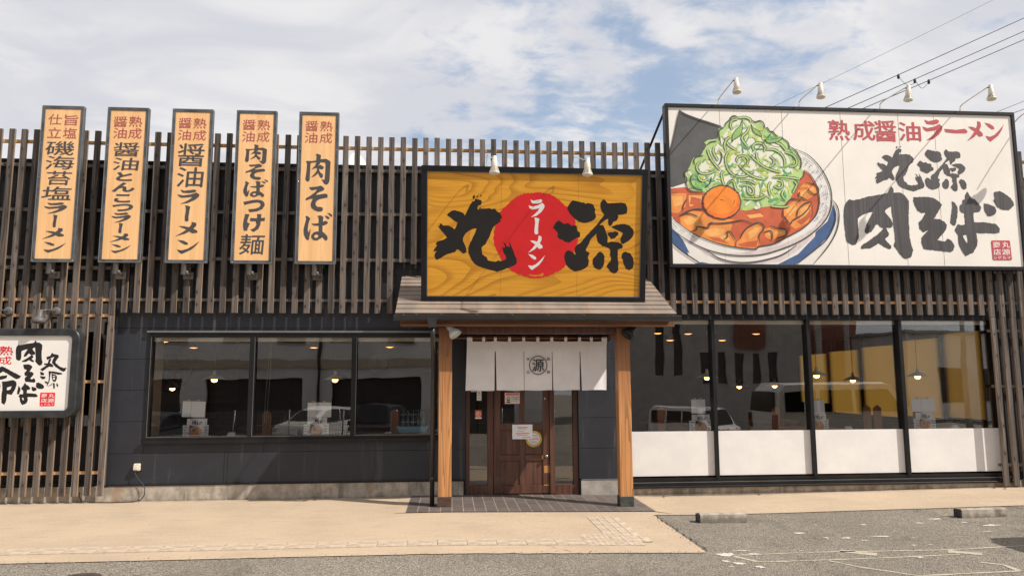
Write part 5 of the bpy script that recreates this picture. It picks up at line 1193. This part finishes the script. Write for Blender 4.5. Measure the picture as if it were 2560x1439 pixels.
t = note('payment_sticker', 'narrow white strip of coloured payment marks on the left sidelight', 'sticker', .398, 1.375, .072, .28, .082, 'paper', ((.15, .5, .80, .9, 'print_red'), (.5, .85, .80, .9, 'sticker_blue'), (.18, .84, .55, .70, 'sticker_blue'), (.3, .7, .38, .44, 'galvanised'), (.1, .9, .28, .30, 'galvanised'), (.35, .85, .1, .13, 'sticker_orange')))
t = note('notice_sticker', 'small white sticker with a picture at the top of the left sidelight', 'sticker', .31, 1.505, .08, .13, .082, 'paper', ((.1, .9, .7, .75, 'print_grey'), (.1, .9, .5, .54, 'print_grey'), (.25, .8, .12, .4, 'sticker_orange')))
t = note('orange_sticker', 'square orange sticker with a white ring on the left sidelight', 'sticker', .375, 1.105, .095, .125, .082, 'sticker_orange', ((0, 1, 0, .16, 'paper'),))
F = Face((.375, .0805, 1.105), (1, 0, 0), (0, 0, 1), .1, .13, None, 0); rr = lambda r: [(.046+r*math.cos(k*.4189), .07+r*math.sin(k*.4189)) for k in range(15)]
F.poly([rr(.036), rr(.029)], 'print_white'); F.poly([[(.030, .062), (.052, .062), (.052, .084), (.030, .084)]], 'print_white'); F.poly([[(.068, .038), (.08, .038), (.074, .05)]], 'print_black'); F.finish(t)
nb('label_plate', 'black_metal', thing('black_label', 'small dark framed label at the top of the right sidelight', 'label', (1.64, .08, 1.6)), 1.62, 1.76, .080, .083, 1.60, 1.65)

# ------------------------------------------------------------------ dining room seen through the glass
def pendant(x, y, z, sc, lab, group, dark=False, light=0):
    t = thing('pendant_lamp', lab, 'lamp', (x, y, 2.86), group); Q = T_(x, y, z) @ Matrix.Scale(sc, 4)
    bm = B(); lathe(bm, [(.018, .125), (.024, .11), (.028, .06), (.05, .05), (.075, .043), (.175, -.012), (.178, -.018), (.172, -.016), (.07, .036), (.01, .04)], 24, Q)
    s = link('shade', bm, 'shade_white' if not dark else 'brass', t)
    bm = B(); lathe(bm, [(.02, .03), (.045, .005), (.05, -.02), (.042, -.048), (.02, -.062), (.002, -.066)] if sc > .8 else [(.02, .03), (.13, -.004), (.13, -.014), (.06, -.03), (.002, -.036)], 14, Q); link('bulb', bm, 'bulb' if sc > .8 else 'bulb_dim', s)
    bm = B(); tube(bm, [(x, y, z+.12*sc), (x, y, 2.86)], .004 if sc > .8 else .003, 5, cap=False); link('cord', bm, 'cable', t)
    if 0:
        L = bpy.data.lights.new('bulb_light', 'POINT'); L.energy = light; L.color = (1, .62, .3); L.shadow_soft_size = .06
        lo = bpy.data.objects.new('bulb_light', L); COL.objects.link(lo); lo.location = (x, y, z-.13*sc)
    return t
for x, y, z, s, lab in ((-3.80, 1.2, 1.73, 1, 'white-shaded hanging lamp in the leftmost pane of the left window'), (-1.88, 1.2, 1.72, 1, 'white-shaded hanging lamp in the middle pane of the left window'),
                        (4.36, 1.2, 1.73, 1, 'hanging lamp partly hidden by the first post of the right window'), (6.30, 1.2, 1.755, 1, 'hanging lamp just right of the second post of the right window'), (8.10, 1.15, 1.73, 1, 'hanging lamp in the rightmost pane before an amber blind')):
    pendant(x, y, z, s, lab, 'hanging lamps along the windows', light=5)
for x, y, z, lab in ((-5.02, 2.8, 1.58, 'distant small brass hanging lamp in the leftmost pane'), (5.55, 2.8, 1.56, 'distant brass hanging lamp left of the van reflection'), (6.3, 2.9, 1.57, 'distant brass hanging lamp in front of the van reflection'), (7.45, 2.1, 1.67, 'brass hanging lamp beside the third post of the right window')):
    pendant(x, y, z, .95, lab, 'distant brass hanging lamps', dark=True, light=4)
for i, (x, z, lab) in enumerate(((-5.84, 2.50, 'tiny lit lamp at the upper left corner of the leftmost pane'), (-4.28, 2.53, 'tiny lit lamp at the upper right of the leftmost pane'), (-5.25, 2.38, 'tiny lit lamp above the round emblem in the leftmost pane'), (-3.71, 2.53, 'tiny lit lamp at the top of the middle left pane'), (-2.83, 2.38, 'tiny lit lamp beside the second left window post'), (-1.27, 2.39, 'tiny lit lamp high in the third pane of the left window'),
                                 (4.46, 2.68, 'tiny lit lamp high beside the right canopy post'), (5.13, 2.67, 'tiny lit lamp high beside the first right window post'), (4.73, 2.53, 'tiny lit lamp lower between the two beside the right canopy post'), (5.88, 2.53, 'tiny lit lamp just right of the first right window post'), (6.65, 2.67, 'tiny lit lamp high in the second right pane'))):
    pendant(x, 4.5, z, .62, lab, 'tiny lit lamps deep in the room', dark=True)
def fx(x): return x
bm = B(); box(bm, -.175*0-4.33, -.08, .26, .78, .76, .80); tag(link('window_counter', bm, 'counter_wood'), 'brown wooden counter running behind the left window', 'counter')
bm = B(); box(bm, 2.75, 8.55, .26, .80, .74, .78); tag(link('window_counter', bm, 'counter_wood'), 'brown wooden counter behind the right windows, hidden by the white panels', 'counter')
for x, z, lab in ((-2.80, 1.23, 'pointed wooden divider in the middle pane of the left window'), (-.86, 1.245, 'pointed wooden divider beside the blue tray'), (3.36, 1.25, 'pointed wooden divider in the first right pane'), (5.26, 1.24, 'pointed wooden divider in the second right pane'), (7.66, 1.25, 'pointed wooden divider before the amber blinds, near the last post'), (6.80, 1.25, 'first of two close dark dividers in the third right pane'), (6.98, 1.25, 'second of two close dark dividers in the third right pane')):
    bm = B(); prism(bm, [(-.065, 0), (.065, 0), (.065, z-.80-.05), (0, z-.80), (-.065, z-.80-.05)], (x, .55, .80), (1, 0, 0), (0, 0, 1), (0, .03, 0)); o = link('divider_post', bm, 'partition_wood', bevel=.004); tag(o, lab, 'divider', 'pointed wooden dividers')
# hung sheets, menu cards, cups
for x0_, x1_, z0_, z1_, tl, lab in ((-3.965, -3.635, 1.155, 1.385, .03, 'blank white sheet clipped to a string in the leftmost pane'), (-2.142, -1.79, 1.135, 1.355, 0, 'blank white sheet on a string in the middle left pane'), (3.775, 4.0, 1.148, 1.363, 0, 'blank white sheet beside the first right window post'), (5.62, 5.95, 1.13, 1.34, 0, 'blank white sheet beside the second right window post'), (7.41, 7.80, 1.146, 1.353, 0, 'blank white sheet before the amber blind in the last pane')):
    t = thing('hung_sheet', lab, 'sheet', ((x0_+x1_)/2, .3, z1_), 'blank sheets hung behind the glass')
    R_ = T_((x0_+x1_)/2, .3, z1_) @ Matrix.Rotation(tl, 4, 'Y') @ T_(-(x0_+x1_)/2, -.3, -z1_)
    bm = B(); box(bm, x0_, x1_, .30, .3015, z0_, z1_, rot=R_); link('sheet', bm, 'paper', t)
    bm = B()
    for k in (.25, .68): xx = x0_+(x1_-x0_)*k; box(bm, xx-.014, xx+.014, .293, .308, z1_-.008, z1_+.022, rot=R_)
    link('clip', bm, 'brass', t); bm = B(); xs_ = x0_+(x1_-x0_)*.36; tube(bm, [(xs_, .285, .80), (xs_+.01, .285, z1_+.02)], .002, 5); tube(bm, [(x0_+.05, .305, z1_+.012), (x1_-.05, .305, z1_+.006)], .002, 5); link('wire', bm, 'steel', t)
for x0_, xm, lab in ((-3.945, 0, 'noodle menu card stand in the leftmost pane'), (-2.19, 0, 'noodle menu card stand in the middle left pane'), (3.73, 1, 'noodle menu card stand left of the first right window post'), (5.63, 1, 'noodle menu card stand right of the second right window post'), (7.42, 1, 'noodle menu card stand in the last pane before the amber blind')):
    zt, y = .865, .28; t = thing('menu_stand', lab, 'menu stand', (x0_+.2, y, .80), 'noodle menu card stands behind the glass'); w = .37
    nb('card', 'paper', t, x0_+.05, x0_+w-.03, y+.03, y+.032, .80, 1.13); nb('card', 'paper', t, x0_, x0_+.12, y+.012, y+.014, .80, 1.035); nb('card', 'paper', t, x0_+.24, x0_+w, y+.016, y+.018, .80, 1.04)
    F = Face((x0_, y, .80), (1, 0, 0), (0, 0, 1), 1, 1, None, .0); F.brush('bniku', .165, .272, .062, .066, 'print_black'); F.brush('bso', .212, .268, .04, .05, 'print_black'); F.brush('bba', .258, .268, .05, .05, 'print_black')
    F.poly([[(.12, .31), (.22, .31), (.22, .318), (.12, .318)]], 'print_rose')
    F.poly([[(.085, .10), (.10, .24), (.17, .22), (.19, .12)]], 'ink_nori'); F.poly([[(.185+.095*math.cos(k*.2), .13+.085*math.sin(k*.2)) for k in range(31)]], 'soup'); F.poly([[(.165+.03*math.cos(k*.5), .165+.024*math.sin(k*.5)) for k in range(12)]], 'green_leaf'); F.poly([[(.205+.02*math.cos(k*.5), .163+.017*math.sin(k*.5)) for k in range(12)]], 'ink_meat')
    for i in range(4): F.poly([[(.015, .205-i*.04), (.075-(i % 2)*.02, .205-i*.04), (.075-(i % 2)*.02, .213-i*.04), (.015, .213-i*.04)]], 'print_grey'); F.poly([[(.30, .205-i*.04), (.345+(i % 2)*.012, .205-i*.04), (.345+(i % 2)*.012, .213-i*.04), (.30, .213-i*.04)]], 'print_grey')
    F.finish(t)
    if x0_ < 4:
        for k in range(3):
            xx = x0_+.43+k*.078; bm = B(); lathe(bm, [(.026, 0), (.033, .11), (.030, .11), (.024, .008), (.001, .008)], 14, T_(xx, .32, .80), cap=False); tag(link('drinking_glass', bm, 'clear_glass'), ('nearest', 'middle', 'farthest')[k]+' of three clear drinking glasses beside the menu card stand in the '+{-3.945: 'leftmost pane', -2.19: 'middle left pane', 3.73: 'first right pane'}[x0_], 'glass', 'drinking glasses behind the glass panes')
    t2 = thing('white_caddy', {-3.945: 'small white napkin box in the leftmost pane', -2.19: 'small white napkin box in the middle left pane', 3.73: 'small white napkin box near the first right post', 5.63: 'small white napkin box in the third right pane', 7.42: 'small white napkin box in the last right pane'}[x0_], 'box', (x0_+.7, .32, .8), 'napkin boxes behind the glass')
    bm = B(); box(bm, x0_+.64, x0_+.76, .28, .36, .80, .90); link('box', bm, 'opaline', t2, bevel=.006); bm = B(); box(bm, x0_+.655, x0_+.75, .30, .34, .90, .925); link('napkins', bm, 'paper', t2)
t = thing('blue_tray', 'light blue tray on the counter beside the left canopy post', 'tray', (-.58, .4, .8)); bm = B(); vs = []
prism(bm, [(-.2, 0), (.2, 0), (.235, .075), (.245, .075), (.245, .083), (-.245, .083), (-.245, .075), (-.235, .075)], (-.57, .30, .90), (1, 0, 0), (0, 0, 1), (0, .26, 0)); link('tray', bm, 'tray_blue', t)
t = thing('glass_rack', 'rack of clear drinking glasses on the blue tray', 'glass rack', (-.57, .43, .98)); 
for k in range(5):
    bm = B(); lathe(bm, [(.03, 0), (.037, .24), (.034, .24), (.028, .01), (.001, .01)], 14, T_(-.72+k*.078, .43, .985), cap=False); link('glass', bm, 'clear_glass', t)
bm = B(); box(bm, -.76, -.38, .38, .384, 1.05, 1.056); box(bm, -.76, -.38, .38, .384, 1.16, 1.166); link('wire', bm, 'steel', t)
bm = B(); lathe(bm, [(.13, 0), (.14, .012), (.14, .02), (.12, .03), (.02, .03)], 20, T_(-.22, .45, .95) if 0 else T_(-.20, .42, .905)); tag(link('plate', bm, 'tray_blue'), 'pale blue dish right of the blue tray, against the left canopy post', 'dish')
bm = B(); box(bm, -.85, -.08, .26, .60, .801, .90); tag(link('counter_step', bm, 'counter_wood'), 'raised brown wooden shelf under the blue tray', 'shelf')
# round emblem panel and clock on inner walls, tables
t = thing('emblem_panel', 'dark wooden wall panel with a round 源 emblem deep in the leftmost pane', 'wall panel', (-6.4, 7.98, 1.6)); nb('board', 'counter_wood', t, -8.2, -5.3, 7.93, 7.99, 1.15, 2.7)
F = Face((-8.2, 7.925, 1.15), (1, 0, 0), (0, 0, 1), 2.9, 1.55, None, 0); rr = lambda r: [(1.25+r*math.cos(k*.157), .85+r*math.sin(k*.157)) for k in range(40)]
F.poly([rr(.56), rr(.52)], 'print_black'); F.glyph('源', 1.25, .85, .78, .8, 'print_black', .03); F.finish(t)
t = thing('wall_clock', 'round pale wall clock in the third pane of the left window', 'clock', (-1.6, 7.9, 2.1)); bm = B(); lathe(bm, [(.24, 0), (.25, .02), (.24, .04), (.225, .042), (.225, .03), (.01, .03)], 28, T_(-1.85, 7.99, 2.12) @ QX); link('case', bm, 'far_wall', t); nb('hand', 'black_metal', t, -1.855, -1.845, 7.945, 7.95, 2.12, 2.29)
for i, (x, y) in enumerate([(-3.6, 2.2), (-1.6, 2.2), (4.6, 2.4), (6.6, 2.4), (-3.6, 4.6), (-1.4, 4.6), (4.8, 5.0), (7.0, 5.0)]):
    t = thing('dining_table', 'dim wooden dining table inside the room, ' + ('near row' if y < 3 else 'far row') + ', ' + ['leftmost', 'second', 'third', 'rightmost'][(i % 4)], 'table', (x, y, .05), 'tables in the dining room'); nb('table_top', 'counter_wood', t, x-.6, x+.6, y-.38, y+.38, .74, .78)
    for a in (-.5, .5):
        for b in (-.3, .3): nb('leg', 'counter_wood', t, x+a-.03, x+a+.03, y+b-.03, y+b+.03, .05, .739)
bm = B(); tube(bm, catmull([(-2.70, .2, 2.28), (-2.73, .2, 1.7), (-2.75, .2, 1.08), (-2.735, .2, 1.05), (-2.72, .2, 1.08), (-2.69, .2, 1.7), (-2.68, .2, 2.28)], 4), .004, 6); tag(link('blind_chain', bm, 'steel'), 'looped metal blind chain hanging at the left of the middle left pane', 'chain')

# ------------------------------------------------------------------ across the car park: what the panes mirror
GZ = -.9
fb = thing('warehouse', 'pale two-storey warehouse across the car park with small upper windows and dark bays', 'building', (-12, -26, GZ))
YW = -25.0
OPN = [(x, x+w, GZ, 1.85) for x, w in ((-24, 3.6), (-19.5, 2.6), (-16, 3.4), (-11.5, 4.5), (-5.6, 4.2), (-.4, 3.5))]; OPW = [(x, x+1.25, 3.55, 4.5) for x in (-22.5, -19.3, -16.3, -13.6, -10.8, -8.2, -5.7, -3.0, -.2, 2.2)]
bm = B()
for a, b, c, d in rects(-27, 4.5, GZ, 7.2, OPN+OPW): box(bm, a, b, YW-.2, YW, c, d)
link('wall', bm, 'far_wall', fb); nb('band', 'far_band', fb, -27, 4.5, YW+.001, YW+.12, 2.35, 2.75); nb('roof', 'far_grey', fb, -27.2, 4.7, YW-10, YW+.3, 7.21, 7.35); nb('rear_shell', 'far_dark', fb, -26.9, 4.4, YW-1.2, YW-1.0, GZ, 7.2)
for a, b, c, d in OPW: w = nb('window', 'far_dark', fb, a, b, YW-.12, YW-.08, c, d); nb('sill', 'far_grey', w, a-.05, b+.05, YW+.002, YW+.06, c-.08, c)
for a, b, c, d in OPN: nb('bay_door', 'far_dark', fb, a+.001, b-.001, YW-.6, YW-.5, c, d)
bm = B()
for x in (-15.8, -6.2, 1.3): tube(bm, [(x, YW+.15, GZ), (x, YW+.15, 7.2)], .07, 8)
link('downpipe', bm, 'gutter', fb)
f2 = thing('showroom', 'grey showroom across the car park with narrow vertical slits and a dark sign band', 'building', (12, -24, GZ)); YR = -22.0
SL = [(x, x+.42, a, b) for x, a, b in ((9.3, 1.9, 4.3), (10.1, 1.9, 4.3), (11.4, 1.5, 2.9), (12.2, 1.5, 2.9), (13.0, 1.5, 2.9), (13.8, 1.5, 2.9), (14.6, 1.5, 2.9))]
bm = B()
for a, b, c, d in rects(7.5, 16.5, GZ, 6.6, SL): box(bm, a, b, YR-.2, YR, c, d)
link('wall', bm, 'far_grey', f2); nb('rear_shell', 'far_dark', f2, 7.6, 16.4, YR-.8, YR-.7, GZ, 6.5)
for q in SL: nb('window', 'far_dark', f2, q[0], q[1], YR-.15, YR-.11, q[2], q[3])
nb('sign_band', 'black_metal', f2, 10.5, 14.2, YR+.001, YR+.1, 4.9, 5.7); nb('signboard', 'far_brown', f2, 13.0, 14.4, YR+.11, YR+.16, 3.1, 4.4)
f3 = thing('brick_block', 'tall red-brown block of flats behind the showroom', 'building', (20, -42, GZ))
W3 = [(x, x+1.1, z, z+1.2) for x in (18.2, 20.4, 22.6) for z in (4.5, 7.2, 9.9)]; bm = B()
for a, b, c, d in rects(17, 25.0, GZ, 13, W3): box(bm, a, b, -40.3, -40, c, d)
link('wall', bm, 'far_brown', f3); nb('roof', 'far_grey', f3, 17, 25, -48, -40, 13.01, 13.2); nb('annex', 'far_brown', f3, 25.01, 29.5, -46, -40.5, GZ, 10); nb('wing', 'far_grey', f3, 12.0, 16.99, -46, -40.2, GZ, 12)
for q in W3: nb('window', 'far_dark', f3, q[0], q[1], -40.25, -40.2, q[2], q[3])
f4 = thing('low_shop', 'low pale shop far to the right across the car park', 'building', (36, -34, GZ)); nb('wall', 'far_wall', f4, 29.0, 52, -42, -34, GZ, 4.6); nb('roof', 'far_grey', f4, 28.8, 52.2, -42.2, -33.7, 4.61, 4.8)
for i in range(7): nb('window', 'far_dark', f4, 31+i*2.8, 32.9+i*2.8, -33.99, -33.94, .2, 2.4)
# mesh fence and poles across the lot
fe = thing('mesh_fence', 'low white wire mesh fence across the car park', 'fence', (-8, -17, GZ)); bm = B()
for i in range(13): tube(bm, [(-20+i*2, -17.5, GZ), (-20+i*2, -17.5, .62)], .03, 6)
link('post', bm, 'galvanised', fe); bm = B()
for i in range(12*24): x = -20+i/12.; box(bm, x-.006, x+.006, -17.506, -17.5, GZ+.1, .6)
for k in range(9): box(bm, -20, 4, -17.5, -17.494, GZ+.15+k*.165, GZ+.158+k*.165)
o = link('mesh', bm, 'galvanised', fe); o['kind'] = 'stuff'
for i, (x, y, lab) in enumerate(((15.5, -19, 'concrete utility pole in front of the showroom'), (19.5, -24, 'utility pole before the red-brown block'), (27, -26, 'utility pole carrying wires by the low shop'))):
    t = thing('utility_pole', lab, 'utility pole', (x, y, GZ), 'utility poles across the car park'); bm = B(); tube(bm, [(x, y, GZ), (x, y, 9.5)], [.16, .10], 10); link('pole', bm, 'far_grey', t); bm = B(); box(bm, x-.9, x+.9, y-.05, y+.05, 8.6, 8.7); box(bm, x-.7, x+.7, y-.05, y+.05, 7.9, 8.0); link('crossarm', bm, 'far_grey', t)
    bm = B(); lathe(bm, [(.22, 7), (.24, 7.1), (.24, 7.7), (.2, 7.8)], 10, T_(x+.35, y, 0)); link('transformer', bm, 'far_grey', t)
for i, (dz, lab) in enumerate(((8.75, 'highest wire strung between the poles across the car park'), (8.05, 'middle wire strung between the poles across the car park'), (6.6, 'lowest wire strung between the poles across the car park'))):
    bm = B(); tube(bm, catmull(sag((5, -17, dz), (15.5, -19, dz), .3)+sag((15.5, -19, dz), (27, -26, dz), .4)[1:]+sag((27, -26, dz), (50, -34, dz), .7)[1:], 2), .02, 4); tag(link('overhead_wire', bm, 'cable'), lab, 'wire', 'wires across the car park')

# vehicles: side profile (length along +x, z up), then a thing with parts
def vehicle(lab, x, y, z0, rot, L, Wd, prof, wins, wheels, body, end, kind='van'):
    """prof: side outline (x, z); wins: side windows; end: (z0, z1, half width, x, nx) of front / rear glass"""
    t = thing('parked_' + kind, lab, kind, (x, y, z0)); Q = T_(x, y, z0) @ Matrix.Rotation(RAD(rot), 4, 'Z')
    def fin(name, bm, m, p=t, **k):
        for v in bm.verts: v.co = Q @ v.co
        return link(name, bm, m, p, **k)
    bm = B(); NS = 7; rings = []
    for i in range(NS):
        s = i/(NS-1)*2-1; yy = Wd/2*s; ring = []
        for px, pz in prof:
            k = max(0, (pz-.85)/.9); ey = 1-.14*k; sh = .05*max(0, abs(s)-.6)/.4
            ring.append(bm.verts.new((px*(1-sh*.5*0)+(-1 if px > L/2 else 1)*sh*1.4, yy*ey, pz-(sh*.8 if pz > 1.2 else 0))))
        rings.append(ring)
    n = len(prof)
    for a, b in zip(rings, rings[1:]):
        for k in range(n): bm.faces.new((a[k], a[(k+1) % n], b[(k+1) % n], b[k]))
    bm.faces.new(rings[0]); bm.faces.new(rings[-1][::-1]); fin('body', bm, body)
    for q in wins:
        for s in (-1, 1):
            bm = B(); yy = lambda pz: Wd/2*(1-.14*max(0, (pz-.85)/.9))*s
            A = [bm.verts.new((px, yy(pz)+.004*s, pz)) for px, pz in q]; Bv = [bm.verts.new((px, yy(pz)-.02*s, pz)) for px, pz in q]
            bm.faces.new(A); bm.faces.new(Bv[::-1])
            for i in range(len(A)): bm.faces.new((A[i], Bv[i], Bv[(i+1) % len(A)], A[(i+1) % len(A)]))
            fin('side_window', bm, 'car_glass')
    for (xa, za, xb, zb, hw, out) in end:
        bm = B(); k1, k2 = 1-.14*max(0, (za-.85)/.9), 1-.14*max(0, (zb-.85)/.9)
        A = [bm.verts.new(v) for v in ((xa+out, -hw*k1, za), (xa+out, hw*k1, za), (xb+out, hw*k2, zb), (xb+out, -hw*k2, zb))]; Bv = [bm.verts.new((v.co.x-out*3, v.co.y, v.co.z)) for v in A]
        bm.faces.new(A); bm.faces.new(Bv[::-1])
        for i in range(4): bm.faces.new((A[i], Bv[i], Bv[(i+1) % 4], A[(i+1) % 4]))
        fin('windscreen', bm, 'car_glass')
    for wx in wheels:
        for s in (-1, 1):
            R_ = T_(wx, s*(Wd/2-.07), .29) @ Matrix.Rotation(-s*math.pi/2, 4, 'X')
            bm = B(); lathe(bm, [(.17, -.08), (.27, -.085), (.29, -.06), (.29, .06), (.27, .085), (.18, .085)], 20, R_); w = fin('wheel', bm, 'tyre'); bm = B(); lathe(bm, [(.175, .07), (.175, .088), (.05, .075), (.001, .08)], 16, R_); fin('rim', bm, 'chrome', w)
    for s in (-1, 1):
        bm = B(); box(bm, L-.10, L-.005+.012, s*(Wd/2-.12)-.11, s*(Wd/2-.12)+.11, .62, .80); fin('headlight', bm, 'lens', bevel=.02)
        bm = B(); box(bm, .0-.012, .06, s*(Wd/2-.10)-.07, s*(Wd/2-.10)+.07, .62, .95); fin('tail_light', bm, 'tail_lens', bevel=.01)
        bm = B(); box(bm, L*.80-.06, L*.80+.06, s*(Wd/2+.09)-.07, s*(Wd/2+.09)+.07, 1.0, 1.14); fin('mirror', bm, 'car_black_trim', bevel=.015)
    bm = B(); box(bm, L-.05, L+.02, -Wd*.42, Wd*.42, .30, .48); fin('bumper', bm, 'car_black_trim', bevel=.02); bm = B(); box(bm, L+.021, L+.03, -.17, .17, .42, .52); fin('number_plate', bm, 'paper')
    return t
KP = [(a_, b_*.93) for a_, b_ in [(0, .28), (0, .9), (.06, 1.55), (.22, 1.72), (2.6, 1.74), (2.75, 1.68), (3.12, 1.08), (3.38, .98), (3.42, .6), (3.42, .28)]]
KW = [[(a_, b_*.93) for a_, b_ in w_] for w_ in [[(.25, 1.08), (.25, 1.52), (.95, 1.56), (.95, 1.08)], [(1.03, 1.08), (1.03, 1.56), (1.75, 1.57), (1.75, 1.08)], [(1.83, 1.08), (1.83, 1.57), (2.55, 1.57), (2.85, 1.12), (2.85, 1.08)]]]
vehicle('white box van parked sideways in the bay outside the right windows, past the picture edge', 6.85, -4.85, -.01, 0, 3.4, 1.48, KP, KW, (.62, 2.72), 'car_white', ((3.10, 1.03, 2.79, 1.51, .60, .012), (.02, 1.0, .07, 1.42, .6, -.012)), 'van')
HP = [(0, .28), (0, .85), (.12, 1.15), (.42, 1.52), (1.6, 1.56), (2.2, 1.45), (2.85, 1.0), (3.5, .88), (3.6, .62), (3.6, .28)]
HW = [[(.5, 1.02), (.62, 1.42), (1.3, 1.47), (1.3, 1.0)], [(1.38, 1.0), (1.38, 1.47), (1.75, 1.47), (2.15, 1.38), (2.6, 1.0)]]
EN = ((2.88, 1.0, 2.24, 1.43, .60, .012), (.14, 1.12, .42, 1.48, .6, -.012))
vehicle('white hatchback across the car park facing the restaurant', -4.4, -21.6, -.9, 122, 3.6, 1.55, HP, HW, (.6, 2.9), 'car_white', EN, 'car')
vehicle('dark people carrier across the car park facing the restaurant', -2.5, -19.2, -.9, 96, 3.4, 1.55, [(a, b*1.06) for a, b in KP], KW, (.6, 2.75), 'car_dark', ((3.12, 1.12, 2.77, 1.72, .60, .012), (.02, 1.05, .07, 1.52, .6, -.012)), 'minivan')
vehicle('pale grey box van across the car park behind the right windows', 8.2, -17.6, -.9, 62, 3.4, 1.48, KP, KW, (.62, 2.72), 'car_white', ((3.10, 1.03, 2.79, 1.51, .60, .012), (.02, 1.05, .07, 1.52, .6, -.012)), 'van')
vehicle('dark hatchback near the mesh fence at the far left', -9.9, -17.2, -.9, 100, 3.6, 1.55, HP, HW, (.6, 2.9), 'car_dark', EN, 'car')
for o in S.objects:
    if '_w' in o: del o['_w']
